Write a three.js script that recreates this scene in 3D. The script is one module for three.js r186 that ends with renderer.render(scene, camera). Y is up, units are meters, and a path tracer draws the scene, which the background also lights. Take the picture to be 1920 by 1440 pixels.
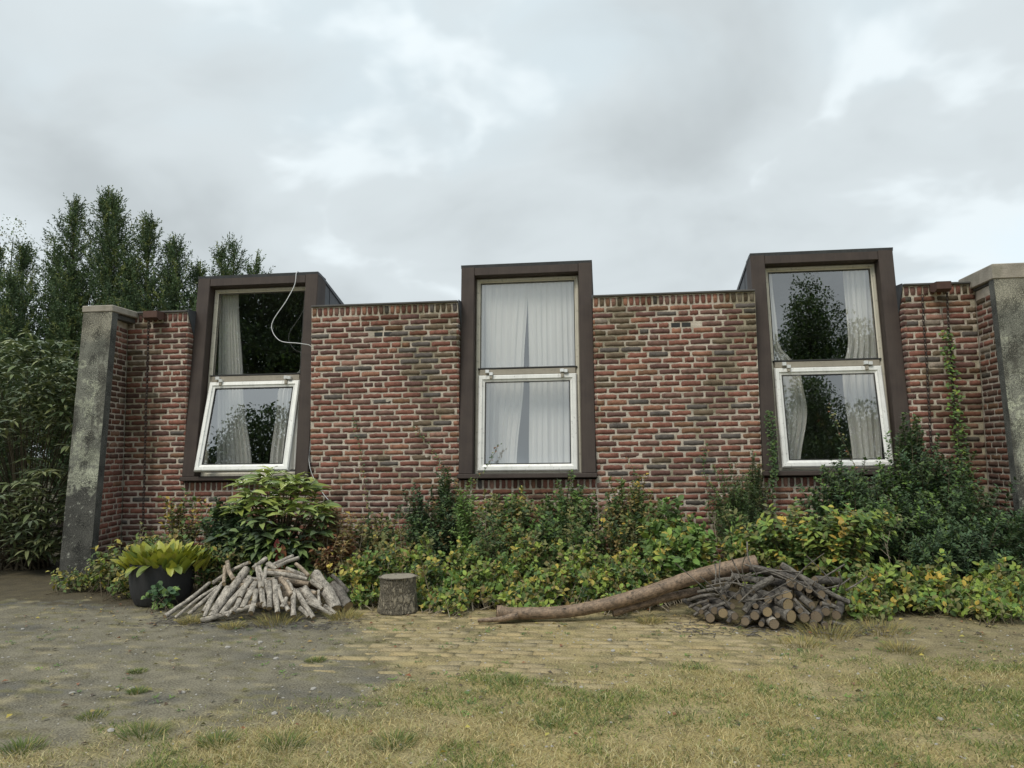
import * as THREE from 'three';
import { mergeGeometries } from 'three/addons/utils/BufferGeometryUtils.js';

// ------------------------------------------------------------------ camera, sky, sun, exposure
const scene = new THREE.Scene();
const camera = new THREE.PerspectiveCamera(53.13, 1024 / 768, 0.05, 400);
camera.rotation.order = 'YXZ';
camera.position.set(0.98, 1.34, 8.24);
camera.rotation.set(THREE.MathUtils.degToRad(5.0), THREE.MathUtils.degToRad(6.8), -0.013);

const renderer = new THREE.WebGLRenderer({ antialias: true });
renderer.setSize(1024, 768);
renderer.toneMapping = THREE.LinearToneMapping;
renderer.toneMappingExposure = 1.27;
renderer.shadowMap.enabled = true;
renderer.shadowMap.type = THREE.PCFSoftShadowMap;

// seeded random numbers and value noise
function mulberry(a) { return () => { a |= 0; a = (a + 0x6D2B79F5) | 0; let t = Math.imul(a ^ (a >>> 15), 1 | a); t = (t + Math.imul(t ^ (t >>> 7), 61 | t)) ^ t; return ((t ^ (t >>> 14)) >>> 0) / 4294967296; }; }
let rnd = mulberry(7);
const seed = (s) => { rnd = mulberry(s); };
const R = (a, b) => a + (b - a) * rnd();
const pick = (a) => a[Math.floor(rnd() * a.length)];
const clamp = (x, a = 0, b = 1) => Math.min(b, Math.max(a, x));
const sstep = (a, b, x) => { const t = clamp((x - a) / (b - a)); return t * t * (3 - 2 * t); };
const lerp = (a, b, t) => a + (b - a) * t;
const PERM = new Uint8Array(512);
{ const r = mulberry(99), p = [...Array(256).keys()]; for (let i = 255; i > 0; i--) { const j = Math.floor(r() * (i + 1)); [p[i], p[j]] = [p[j], p[i]]; } for (let i = 0; i < 512; i++) PERM[i] = p[i & 255]; }
function grad(h, x, y, z) { const u = h < 8 ? x : y, v = h < 4 ? y : (h === 12 || h === 14) ? x : z; return ((h & 1) ? -u : u) + ((h & 2) ? -v : v); }
function noise(x, y, z = 0) {
  const fx = Math.floor(x), fy = Math.floor(y), fz = Math.floor(z), X = fx & 255, Y = fy & 255, Z = fz & 255;
  x -= fx; y -= fy; z -= fz;
  const u = x * x * x * (x * (x * 6 - 15) + 10), v = y * y * y * (y * (y * 6 - 15) + 10), w = z * z * z * (z * (z * 6 - 15) + 10);
  const A = PERM[X] + Y, B = PERM[X + 1] + Y, AA = PERM[A] + Z, AB = PERM[A + 1] + Z, BA = PERM[B] + Z, BB = PERM[B + 1] + Z;
  return lerp(lerp(lerp(grad(PERM[AA] & 15, x, y, z), grad(PERM[BA] & 15, x - 1, y, z), u), lerp(grad(PERM[AB] & 15, x, y - 1, z), grad(PERM[BB] & 15, x - 1, y - 1, z), u), v),
    lerp(lerp(grad(PERM[AA + 1] & 15, x, y, z - 1), grad(PERM[BA + 1] & 15, x - 1, y, z - 1), u), lerp(grad(PERM[AB + 1] & 15, x, y - 1, z - 1), grad(PERM[BB + 1] & 15, x - 1, y - 1, z - 1), u), v), w);
}
function fbm(x, y, z = 0, oct = 5) { let s = 0, a = 0.5, f = 1; for (let i = 0; i < oct; i++) { s += a * noise(x * f, y * f, z * f); a *= 0.5; f *= 2.03; } return s; }

{ // overcast sky: a layered cloud deck, seen in perspective, the same all round
  const W = 4096, H = 2048, d = new Float32Array(W * H * 4);
  for (let j = 0; j < H; j++) {
    const el = ((j + 0.5) / H - 0.5) * Math.PI;
    for (let i = 0; i < W; i++) {
      const k = (j * W + i) * 4;
      if (el < -0.01) { d[k] = 0.20; d[k + 1] = 0.19; d[k + 2] = 0.15; d[k + 3] = 1; continue; }
      const az = ((i + 0.5) / W - 0.5) * Math.PI * 2, c = Math.cos(el), x = Math.cos(az) * c, z = Math.sin(az) * c, y = Math.max(Math.sin(el), 0.0);
      const s = 0.95 / (y + 0.40), px = x * s + 20.2, pz = z * s + 14.1;
      const wx = 0.30 * fbm(px * 1.3 + 7.1, pz * 1.3, 3.3, 4), wz = 0.30 * fbm(px * 1.3, pz * 1.3 + 4.4, 8.8, 4);
      const big = fbm(px * 0.75 + wx + 1.7, pz * 0.75 + wz + 12.3, 0.5, 4);
      const mid = fbm(px * 2.1 + wx * 2, pz * 2.1 + wz * 2, 5.5, 6);
      const fine = fbm(px * 6.2 + wx * 3, pz * 6.2 + wz * 3, 9.1, 5);
      const bil = 0.30 - Math.abs(fbm(px * 1.6 + wx + 4, pz * 1.6 + wz, 2.2, 6)) * 1.25;
      const t = 0.47 + 0.75 * big + 0.40 * mid + 0.12 * fine + 0.7 * (bil - 0.12);
      const edge = sstep(0.56, 0.70, t + 0.10 * fine), thin = sstep(0.68, 0.9, t);
      let L = 0.475 + 0.135 * sstep(0.10, 0.58, t) + 0.125 * edge + 0.045 * mid;
      const zen = 1 + 0.22 * sstep(0.35, 1.0, y);
      L *= zen;
      const b = 0.012 + 0.03 * (1 - edge) * sstep(-0.1, 0.3, mid) + 0.03 * thin;
      d[k] = L * (0.925 - 1.2 * b); d[k + 1] = L * 1.0; d[k + 2] = L * (1.03 + 0.8 * b); d[k + 3] = 1;
    }
  }
  const sky = new THREE.DataTexture(d, W, H, THREE.RGBAFormat, THREE.FloatType);
  sky.mapping = THREE.EquirectangularReflectionMapping; sky.magFilter = THREE.LinearFilter; sky.minFilter = THREE.LinearFilter; sky.needsUpdate = true;
  scene.background = sky; scene.environment = sky;
}
const sun = new THREE.DirectionalLight(new THREE.Color(1.0, 0.94, 0.82), 1.5);
sun.position.set(-9, 26, 17); sun.target.position.set(0, 0, 0);
sun.castShadow = true; sun.shadow.radius = 40; sun.shadow.mapSize.set(2048, 2048);
Object.assign(sun.shadow.camera, { left: -14, right: 14, top: 14, bottom: -14, near: 1, far: 80 });
scene.add(sun, sun.target);

// ------------------------------------------------------------------ helpers
const V = (x, y, z) => new THREE.Vector3(x, y, z);
const lin = (r, g, b) => new THREE.Color().setRGB(r, g, b);
const used = {};
function numbered(n) { const k = used[n] = (used[n] ?? -1) + 1; return k ? `${n}_${String(k).padStart(3, '0')}` : n; }
function shade(o) { o.castShadow = true; o.receiveShadow = true; return o; }
function mesh(name, geo, mat, parent, label) { const m = shade(new THREE.Mesh(geo, mat)); m.name = name; if (label) m.userData.label = label; parent.add(m); return m; }
function tag(o, label, category, group) { o.userData.label = label; o.userData.category = category; if (group) o.userData.group = group; return o; }
function thing(name, label, category, pos = [0, 0, 0], group) { const g = new THREE.Group(); g.name = numbered(name); g.position.set(...pos); scene.add(g); return tag(g, label, category, group); }
function solo(name, geo, mat, label, category, group) { const m = mesh(numbered(name), geo, mat, scene); return tag(m, label, category, group); }
function struct(name, geo, mat) { const m = mesh(name, geo, mat, scene); m.userData.kind = 'structure'; return m; }
function merged(list) { const g = mergeGeometries(list.map((q) => (q.index ? q.toNonIndexed() : q))); return g; }
// box with small chamfers, uv in metres
function box(x0, x1, y0, y1, z0, z1, ch = 0.004) {
  const w = x1 - x0, h = y1 - y0, dd = z1 - z0; ch = Math.min(ch, w / 3, h / 3, dd / 3);
  const P = [], N = [], U = [];
  const cx = (x0 + x1) / 2, cy = (y0 + y1) / 2, cz = (z0 + z1) / 2, hx = w / 2, hy = h / 2, hz = dd / 2;
  const put = (pts) => {
    const a = V(...pts[0]), b = V(...pts[1]), c = V(...pts[2]), n = b.clone().sub(a).cross(c.clone().sub(a)).normalize();
    const mid = V(0, 0, 0); pts.forEach((p) => mid.add(V(...p))); if (n.dot(mid) < 0) { pts = pts.slice().reverse(); n.negate(); }
    for (let i = 1; i + 1 < pts.length; i++) for (const p of [pts[0], pts[i], pts[i + 1]]) {
      P.push(p[0] + cx, p[1] + cy, p[2] + cz); N.push(n.x, n.y, n.z);
      const ax = Math.abs(n.x), ay = Math.abs(n.y), az = Math.abs(n.z);
      U.push(...(az >= ax && az >= ay ? [p[0] + cx, p[1] + cy] : ax >= ay ? [p[2] + cz + 3.3, p[1] + cy] : [p[0] + cx, p[2] + cz + 5.1]));
    }
  };
  for (const s of [-1, 1]) {
    put([[s * hx, -hy + ch, -hz + ch], [s * hx, hy - ch, -hz + ch], [s * hx, hy - ch, hz - ch], [s * hx, -hy + ch, hz - ch]]);
    put([[-hx + ch, s * hy, -hz + ch], [hx - ch, s * hy, -hz + ch], [hx - ch, s * hy, hz - ch], [-hx + ch, s * hy, hz - ch]]);
    put([[-hx + ch, -hy + ch, s * hz], [hx - ch, -hy + ch, s * hz], [hx - ch, hy - ch, s * hz], [-hx + ch, hy - ch, s * hz]]);
    for (const t of [-1, 1]) {
      put([[s * hx, t * (hy - ch), -hz + ch], [s * hx, t * (hy - ch), hz - ch], [s * (hx - ch), t * hy, hz - ch], [s * (hx - ch), t * hy, -hz + ch]]);
      put([[s * hx, -hy + ch, t * (hz - ch)], [s * hx, hy - ch, t * (hz - ch)], [s * (hx - ch), hy - ch, t * hz], [s * (hx - ch), -hy + ch, t * hz]]);
      put([[-hx + ch, s * hy, t * (hz - ch)], [hx - ch, s * hy, t * (hz - ch)], [hx - ch, s * (hy - ch), t * hz], [-hx + ch, s * (hy - ch), t * hz]]);
      for (const q of [-1, 1]) put([[s * hx, t * (hy - ch), q * (hz - ch)], [s * (hx - ch), t * hy, q * (hz - ch)], [s * (hx - ch), t * (hy - ch), q * hz]]);
    }
  }
  const g = new THREE.BufferGeometry();
  g.setAttribute('position', new THREE.Float32BufferAttribute(P, 3)); g.setAttribute('normal', new THREE.Float32BufferAttribute(N, 3)); g.setAttribute('uv', new THREE.Float32BufferAttribute(U, 2));
  return g;
}
// flat-shaded solid: the polygon (list of [z, y]) swept along x from x0 to x1
function prismX(poly, x0, x1) {
  const P = [], U = [];
  const tri = (a, b, c, u) => { for (const p of [a, b, c]) { P.push(...p); U.push(...u(p)); } };
  const area = poly.reduce((s, p, i) => { const q = poly[(i + 1) % poly.length]; return s + p[0] * q[1] - q[0] * p[1]; }, 0);
  if (area < 0) poly = poly.slice().reverse();
  const side = (p) => [p[2] + 3.3, p[1]];
  for (let i = 1; i + 1 < poly.length; i++) {
    const [a, b, c] = [poly[0], poly[i], poly[i + 1]];
    tri([x1, a[1], a[0]], [x1, c[1], c[0]], [x1, b[1], b[0]], side);
    tri([x0, a[1], a[0]], [x0, b[1], b[0]], [x0, c[1], c[0]], side);
  }
  poly.forEach((p, i) => {
    const q = poly[(i + 1) % poly.length], flat = Math.abs(q[0] - p[0]) > Math.abs(q[1] - p[1]);
    const u = (v) => (flat ? [v[0], v[2] + 5.1] : [v[0], v[1]]);
    tri([x0, p[1], p[0]], [x1, p[1], p[0]], [x1, q[1], q[0]], u); tri([x0, p[1], p[0]], [x1, q[1], q[0]], [x0, q[1], q[0]], u);
  });
  const g = new THREE.BufferGeometry();
  g.setAttribute('position', new THREE.Float32BufferAttribute(P, 3)); g.setAttribute('uv', new THREE.Float32BufferAttribute(U, 2)); g.computeVertexNormals();
  return g;
}
// tapered tube through points, uv in metres; rad(t) gives the radius
function tube(pts, rad, sides = 7, segs = 8, rough = 0, caps = false) {
  const curve = pts.length > 2 ? new THREE.CatmullRomCurve3(pts, false, 'centripetal') : new THREE.LineCurve3(pts[0], pts[1]);
  const P = [], U = [], I = [], len = curve.getLength();
  let up = V(0.13, 0.97, 0.21), so = rnd() * 50;
  for (let i = 0; i <= segs; i++) {
    const t = i / segs, p = curve.getPoint(t), d = curve.getTangent(t), a = V(0, 0, 0).crossVectors(d, Math.abs(d.dot(up)) > 0.95 ? V(1, 0.1, 0) : up).normalize(), b = V(0, 0, 0).crossVectors(d, a);
    for (let s = 0; s <= sides; s++) {
      const th = (s % sides) / sides * Math.PI * 2, r = rad(t) * (1 + rough * noise(Math.cos(th) * 1.3 + so, Math.sin(th) * 1.3, t * len * 9 + so));
      P.push(p.x + (a.x * Math.cos(th) + b.x * Math.sin(th)) * r, p.y + (a.y * Math.cos(th) + b.y * Math.sin(th)) * r, p.z + (a.z * Math.cos(th) + b.z * Math.sin(th)) * r);
      U.push(s / sides * rad(0.5) * 6.28 + so, t * len + so);
      if (i && s) { const q = i * (sides + 1) + s, w = q - sides - 1; I.push(w - 1, w, q, w - 1, q, q - 1); }
    }
  }
  if (caps) for (const e of [0, segs]) { const c = P.length / 3, p = curve.getPoint(e / segs); P.push(p.x, p.y, p.z); U.push(so, so); for (let s = 0; s < sides; s++) { const q = e * (sides + 1) + s; I.push(...(e ? [c, q, q + 1] : [c, q + 1, q])); } }
  const g = new THREE.BufferGeometry();
  g.setAttribute('position', new THREE.Float32BufferAttribute(P, 3)); g.setAttribute('uv', new THREE.Float32BufferAttribute(U, 2)); g.setIndex(I); g.computeVertexNormals();
  // close the seam in the normals
  const n = g.attributes.normal;
  for (let i = 0; i <= segs; i++) { const a = i * (sides + 1), b = a + sides, v = V(n.getX(a) + n.getX(b), n.getY(a) + n.getY(b), n.getZ(a) + n.getZ(b)).normalize(); n.setXYZ(a, v.x, v.y, v.z); n.setXYZ(b, v.x, v.y, v.z); }
  return g;
}
// computed textures; f(u, v) in 0..1 returns [r, g, b] linear (data) or sRGB (colour) values in 0..1
function tex(w, h, f, srgb = false, size = 1) {
  const d = new Uint8Array(w * h * 4);
  for (let j = 0; j < h; j++) for (let i = 0; i < w; i++) { const c = f((i + 0.5) / w, (j + 0.5) / h), k = (j * w + i) * 4; for (let q = 0; q < 3; q++) d[k + q] = clamp(Array.isArray(c) ? c[q] : c) * 255; d[k + 3] = 255; }
  const t = new THREE.DataTexture(d, w, h); t.wrapS = t.wrapT = THREE.RepeatWrapping; t.magFilter = THREE.LinearFilter; t.minFilter = THREE.LinearMipmapLinearFilter; t.generateMipmaps = true;
  if (srgb) t.colorSpace = THREE.SRGBColorSpace;
  const [sx, sy] = Array.isArray(size) ? size : [size, size]; t.repeat.set(1 / sx, 1 / sy); t.needsUpdate = true;
  return t;
}
// tiling noise: period 1 in u and v (f = whole number of cells)
function noiseP(x, y, p, q, sd) {
  const fx = Math.floor(x), fy = Math.floor(y), u = x - fx, v = y - fy, X0 = ((fx % p) + p) % p, X1 = (X0 + 1) % p, Y0 = ((fy % q) + q) % q, Y1 = (Y0 + 1) % q;
  const h = (a, b) => PERM[(PERM[(PERM[a & 255] + b) & 255] + sd + (a >> 8) * 31 + (b >> 8) * 57) & 255] / 255 * 6.2832;
  const g = (a, b, dx, dy) => { const t = h(a, b); return Math.cos(t) * dx + Math.sin(t) * dy; };
  const su = u * u * u * (u * (u * 6 - 15) + 10), sv = v * v * v * (v * (v * 6 - 15) + 10);
  return 1.4 * lerp(lerp(g(X0, Y0, u, v), g(X1, Y0, u - 1, v), su), lerp(g(X0, Y1, u, v - 1), g(X1, Y1, u - 1, v - 1), su), sv);
}
function tn(u, v, f, oct = 4, sd = 0, fy = f) { let s = 0, a = 0.5, k = 1; for (let i = 0; i < oct; i++) { s += a * noiseP(u * f * k, v * fy * k, f * k, fy * k, sd + i * 13); a *= 0.5; k *= 2; } return s; }

// ------------------------------------------------------------------ materials
const T = {};
T.grain = tex(512, 512, (u, v) => { const a = tn(u, v, 9, 5, 1), b = tn(u, v, 60, 3, 2), p = tn(u, v, 110, 2, 3) > 0.34 ? 0.55 : 1; const m = sstep(0.16, 0.36, tn(u, v, 7, 5, 9)) * 0.30; const k = (0.86 + 0.62 * a + 0.5 * b) * p; return [k * (1 - m) + m * 0.95, k * (1 - m) + m * 0.92, k * (1 - m) + m * 0.9]; }, false, 0.7);
T.grainB = tex(512, 512, (u, v) => 0.5 + 0.5 * tn(u, v, 30, 5, 4) + 0.28 * tn(u, v, 120, 2, 6), false, 0.7);
T.mortar = tex(1024, 1024, (u, v) => { const a = tn(u, v, 8, 6, 21), b = tn(u, v, 160, 3, 22), g = sstep(0.12, 0.34, tn(u, v, 5, 5, 23)), k = 0.80 + 0.34 * a + 0.36 * b; return [k * (1 - 0.20 * g), k * (0.97 - 0.18 * g), k * (0.94 - 0.20 * g)]; }, false, 1.3);
T.mortarB = tex(512, 512, (u, v) => 0.5 + 0.45 * tn(u, v, 40, 5, 24) + 0.35 * tn(u, v, 128, 2, 25), false, 0.6);
T.crust = tex(1024, 1024, (u, v) => { // weathered concrete: grit, pale lichen crust in flakes, dark algae
  const g = tn(u, v, 150, 3, 31), a = tn(u, v, 6, 5, 32), fl = tn(u, v, 90, 3, 33) + 0.55 * tn(u, v, 4, 4, 34), pale = sstep(0.14, 0.24, fl), dark = sstep(0.1, 0.3, tn(u, v, 5, 5, 36));
  let k = 0.50 + 0.5 * a + 0.9 * g; k *= 1 - 0.5 * dark; const r = lerp(k, 1.0 + 0.6 * g, pale * 0.85);
  return [r * 0.97, r * 0.98, r * 0.9 - 0.02 * pale]; }, false, 1.15);
T.crust2 = tex(512, 1024, (u, v) => { const g = tn(u, v, 110, 3, 41), d = sstep(0.3, 0.42, tn(u, v, 48, 3, 43)), a = tn(u, v, 5, 4, 42); const k = 0.42 + 0.22 * a + 0.28 * g + 0.6 * d; return [k, k, k * 0.96]; }, false, [0.6, 1.2]);
T.pebble = tex(512, 512, (u, v) => 0.5 + 0.5 * tn(u, v, 60, 4, 45), false, 0.5);
T.paint = tex(512, 512, (u, v) => { const s = tn(u, v, 40, 4, 51, 3), a = tn(u, v, 5, 5, 52), f = tn(u, v, 90, 2, 53); const k = 0.86 + 0.22 * s + 0.35 * a + 0.12 * f; return [k, k * (1 + 0.05 * a), k]; }, false, 0.9);
T.alu = tex(512, 512, (u, v) => { const s = tn(u, v, 30, 4, 55, 4), a = tn(u, v, 6, 5, 56), d = sstep(0.2, 0.45, tn(u, v, 22, 4, 57)); const k = 0.92 + 0.1 * s + 0.12 * a - 0.22 * d; return [k, k * 0.985, k * 0.95]; }, false, 0.8);
T.bark = tex(512, 512, (u, v) => { const a = tn(u, v, 6, 5, 61), f = tn(u, v, 50, 4, 62, 16), l = sstep(0.18, 0.3, tn(u, v, 10, 4, 63)), cr = sstep(0.24, 0.34, tn(u, v, 12, 3, 64, 60)); let k = 0.62 + 0.75 * a + 0.7 * f; k = lerp(k, 0.98 + 0.2 * f, l * 0.5) * (1 - 0.5 * cr); return [k, k * 0.97, k * 0.92]; }, false, 0.35);
T.barkB = tex(512, 512, (u, v) => 0.5 + 0.5 * tn(u, v, 40, 4, 65, 12) - 0.3 * sstep(0.26, 0.36, tn(u, v, 12, 3, 64, 60)), false, 0.35);
T.ridge = tex(512, 512, (u, v) => { const w = 0.03 * tn(u, v, 8, 3, 71), r = Math.abs(tn(u + w, v, 14, 3, 72, 3)), f = tn(u, v, 70, 3, 73, 24); const k = 0.22 + 1.9 * Math.min(r, 0.34) + 0.35 * f; return [k, k * 0.95, k * 0.86]; }, false, 0.5);
T.rings = tex(256, 256, (u, v) => { const x = u - 0.5, y = v - 0.5, w = 0.05 * noise(u * 5, v * 5, 3), r = Math.hypot(x, y) + w, a = Math.atan2(y, x); const k = 0.80 + 0.16 * Math.sin(r * 130) + 0.25 * fbm(u * 30, v * 30, 1, 3) - 0.3 * sstep(0.35, 0.5, fbm(a * 3, r * 2, 7, 3) * 2); return r > 0.455 ? [0.35, 0.3, 0.26] : [k, k * 0.92, k * 0.8]; });
T.soil = tex(1024, 1024, (u, v) => { const g = tn(u, v, 130, 3, 81), a = tn(u, v, 9, 6, 82), st = tn(u, v, 90, 2, 83) > 0.42 ? 0.55 : 0, dk = tn(u, v, 70, 2, 84) > 0.40 ? 0.4 : 0; const k = 0.80 + 0.42 * a + 0.9 * g + st - dk; return [k, k * 0.99, k * 0.97]; }, false, 1.6);
T.soilB = tex(512, 512, (u, v) => 0.5 + 0.4 * tn(u, v, 14, 5, 85) + 0.35 * tn(u, v, 90, 3, 86), false, 0.8);
const std = (o) => new THREE.MeshStandardMaterial({ roughness: 0.9, metalness: 0, ...o });
const phys = (o) => new THREE.MeshPhysicalMaterial({ roughness: 0.9, metalness: 0, ...o });
const M = {
  mortar: std({ color: lin(0.66, 0.60, 0.52), vertexColors: true, map: T.mortar, bumpMap: T.mortarB, bumpScale: 0.006, roughness: 0.97 }),
  brickAll: std({ color: 0xffffff, vertexColors: true, map: T.grain, bumpMap: T.grainB, bumpScale: 0.003 }),
  concrete: std({ color: lin(0.40, 0.40, 0.37), map: T.crust, bumpMap: T.pebble, bumpScale: 0.006, roughness: 0.95 }),
  pier: std({ color: 0xffffff, vertexColors: true, map: T.crust, bumpMap: T.pebble, bumpScale: 0.006, roughness: 0.95 }),
  concreteDark: std({ color: lin(0.19, 0.185, 0.18), map: T.crust2, bumpMap: T.pebble, bumpScale: 0.004, roughness: 0.95 }),
  coping: std({ color: lin(0.42, 0.39, 0.34), map: T.mortar, bumpMap: T.mortarB, bumpScale: 0.004 }),
  brown: std({ color: lin(0.060, 0.043, 0.036), map: T.paint, roughness: 0.72 }),
  lead: std({ color: lin(0.075, 0.08, 0.09), map: T.paint, roughness: 0.6 }),
  cap: std({ color: lin(0.10, 0.095, 0.09), map: T.paint, roughness: 0.7 }),
  rust: std({ color: lin(0.105, 0.055, 0.042), map: T.paint, roughness: 0.8 }),
  alu: std({ color: lin(0.60, 0.57, 0.49), map: T.alu, roughness: 0.5, metalness: 0.15 }),
  sash: std({ color: lin(0.86, 0.87, 0.87), map: T.alu, roughness: 0.45, metalness: 0.1 }),
  rail: std({ color: lin(0.34, 0.31, 0.26), map: T.alu, roughness: 0.55, metalness: 0.15 }),
  hinge: std({ color: lin(0.78, 0.78, 0.76), roughness: 0.3, metalness: 0.4 }),
  gasket: std({ color: lin(0.03, 0.03, 0.03), roughness: 0.8 }),
  glass: phys({ color: 0xffffff, roughness: 0.0, transmission: 1, thickness: 0, ior: 3.3 }),
  curtain: phys({ color: lin(0.86, 0.86, 0.82), roughness: 1, transmission: 0.22, thickness: 0 }),
  room: std({ color: lin(0.30, 0.29, 0.28) }),
  roomFloor: std({ color: lin(0.16, 0.12, 0.09) }),
  roof: std({ color: lin(0.10, 0.10, 0.10) }),
  chain: std({ color: lin(0.055, 0.04, 0.035), roughness: 0.7, metalness: 0.3 }),
  cable: std({ color: lin(0.72, 0.73, 0.74), roughness: 0.6 }),
  china: std({ color: lin(0.85, 0.85, 0.85), roughness: 0.3 }),
  pot: std({ color: lin(0.028, 0.028, 0.03), map: T.paint, roughness: 0.75, bumpMap: T.mortarB, bumpScale: 0.002 }),
  potSoil: std({ color: lin(0.05, 0.04, 0.03), map: T.soil }),
  barkGrey: std({ color: lin(0.52, 0.48, 0.43), map: T.bark, bumpMap: T.barkB, bumpScale: 0.004 }),
  barkTan: std({ color: lin(0.52, 0.43, 0.34), map: T.bark, bumpMap: T.barkB, bumpScale: 0.004 }),
  barkDark: std({ color: lin(0.22, 0.203, 0.185), map: T.bark, bumpMap: T.barkB, bumpScale: 0.005 }),
  barkDarkest: std({ color: lin(0.15, 0.135, 0.125), map: T.bark, bumpMap: T.barkB, bumpScale: 0.005 }),
  barkStump: std({ color: lin(0.36, 0.33, 0.27), map: T.ridge, bumpMap: T.ridge, bumpScale: 0.02 }),
  barkTree: std({ color: lin(0.10, 0.08, 0.065), map: T.bark }),
  trunk: std({ color: lin(0.31, 0.222, 0.155), map: T.bark, roughness: 0.6, bumpMap: T.barkB, bumpScale: 0.0015 }),
  cut: std({ color: lin(0.38, 0.31, 0.205), map: T.rings }),
  cutGrey: std({ color: lin(0.24, 0.20, 0.155), map: T.rings }),
  cutStump: std({ color: lin(0.34, 0.33, 0.30), map: T.rings }),
  leaf: phys({ color: 0xffffff, vertexColors: true, roughness: 0.75, transmission: 0.30, thickness: 0, side: THREE.DoubleSide }),
  needle: phys({ color: 0xffffff, vertexColors: true, roughness: 0.9, transmission: 0.2, thickness: 0, side: THREE.DoubleSide }),
  grass: phys({ color: 0xffffff, vertexColors: true, roughness: 0.9, transmission: 0.3, thickness: 0, side: THREE.DoubleSide }),
  stem: std({ color: lin(0.10, 0.08, 0.05) }),
  stemPale: std({ color: lin(0.32, 0.27, 0.20) }),
  ground: std({ color: 0xffffff, vertexColors: true, map: T.soil, bumpMap: T.soilB, bumpScale: 0.014, roughness: 1 }),
};

// ------------------------------------------------------------------ the house: walls and bricks
const house = thing('brick_house', 'low red-brown brick building with three slanted brown-framed windows and concrete end piers', 'house');
const COURSE = 0.0625, PITCH = 0.226, TONES = [[0.265, 0.110, 0.078], [0.215, 0.088, 0.064], [0.32, 0.155, 0.10], [0.195, 0.105, 0.082], [0.125, 0.105, 0.094], [0.22, 0.115, 0.068], [0.15, 0.075, 0.062], [0.33, 0.18, 0.135], [0.16, 0.115, 0.075], [0.29, 0.235, 0.19]];
const TW = [26, 24, 10, 16, 5, 7, 8, 4, 0, 0];
const toneMat = TONES.map((c) => std({ color: lin(...c), map: T.grain, bumpMap: T.grainB, bumpScale: 0.003 }));
function tone(x, y) { // wandering mix of firings, pink patches and dark headers
  const w = TW.slice(), p = fbm(x * 0.55 + 3, y * 0.8, 2, 3), q = fbm(x * 0.8, y * 1.1, 9, 3);
  if (p > 0.12) { w[2] += 26; w[7] += 26; w[0] += 10; } if (q > 0.1) { w[3] += 24; w[6] += 22; } if (x < -3.7 || x > 4.0) { w[6] += 30; w[3] += 16; w[1] += 16; w[2] = 2; }
  const moss = Math.max(sstep(0.45, 0.1, Math.abs(x + 0.62)), sstep(0.4, 0.1, Math.abs(x - 0.95)), sstep(0.35, 0.1, Math.abs(x - 2.55)), x > 4.3 ? 1 : 0, x < -4.1 ? 0.6 : 0) * sstep(1.7, 2.7, y); w[8] += 45 * moss; w[9] += 16 * moss;
  let s = w.reduce((a, b) => a + b, 0) * rnd(); for (let i = 0; i < w.length; i++) { s -= w[i]; if (s <= 0) return i; } return 0;
}
function brickGeo(len, h, sd) { // rough hand-moulded face, rounded arrises, 40-odd triangles
  const nx = 6, ny = 3, P = [], U = [], I = [], ex = sd * 0.37;
  for (let j = 0; j < ny; j++) for (let i = 0; i < nx; i++) {
    const u = i / (nx - 1), v = j / (ny - 1), bx = i === 0 ? -1 : i === nx - 1 ? 1 : 0, by = j === 0 ? -1 : j === ny - 1 ? 1 : 0;
    let x = (u - 0.5) * len, y = (v - 0.5) * h;
    x += 0.0045 * noise(u * 4 + sd * 3.1, v * 3, 1.5) * (bx ? 1 : 2); y += (by ? 0.0088 : 0.002) * noise(u * 5.3 + sd * 7.7, v * 2 + 5, 3.3);
    if (bx && by) { x -= bx * 0.0032; y -= by * 0.0016; }
    const z = 0.0035 * noise(u * 4.1 + sd * 5.1, v * 3.3, 7.7) - (bx || by ? 0.002 : 0);
    P.push(x, y, z); U.push(x + ex, y + ex * 1.7);
  }
  const id = (i, j) => j * nx + i;
  for (let j = 0; j + 1 < ny; j++) for (let i = 0; i + 1 < nx; i++) I.push(id(i, j), id(i + 1, j), id(i + 1, j + 1), id(i, j), id(i + 1, j + 1), id(i, j + 1));
  const ring = []; for (let i = 0; i < nx; i++) ring.push(id(i, 0)); for (let j = 1; j < ny; j++) ring.push(id(nx - 1, j)); for (let i = nx - 2; i >= 0; i--) ring.push(id(i, ny - 1)); for (let j = ny - 2; j > 0; j--) ring.push(id(0, j));
  const base = P.length / 3; for (const r of ring) { P.push(P[r * 3] * 1.006, P[r * 3 + 1] * 1.03, -0.022); U.push(U[r * 2], U[r * 2 + 1] + 0.01); }
  ring.forEach((r, k) => { const k2 = (k + 1) % ring.length; I.push(r, base + k, ring[k2], base + k, base + k2, ring[k2]); });
  const g = new THREE.BufferGeometry(); g.setAttribute('position', new THREE.Float32BufferAttribute(P, 3)); g.setAttribute('uv', new THREE.Float32BufferAttribute(U, 2)); g.setIndex(I); g.computeVertexNormals();
  return g;
}
const stretcher = [...Array(14)].map((_, i) => brickGeo(0.206, 0.0465, i + 1));
const rowlock = [...Array(6)].map((_, i) => brickGeo(0.046, 0.088, i + 31));
const bricks = []; // { p, turn, sx, kind, tone, wall, sy }
const wallParts = [];
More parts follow.
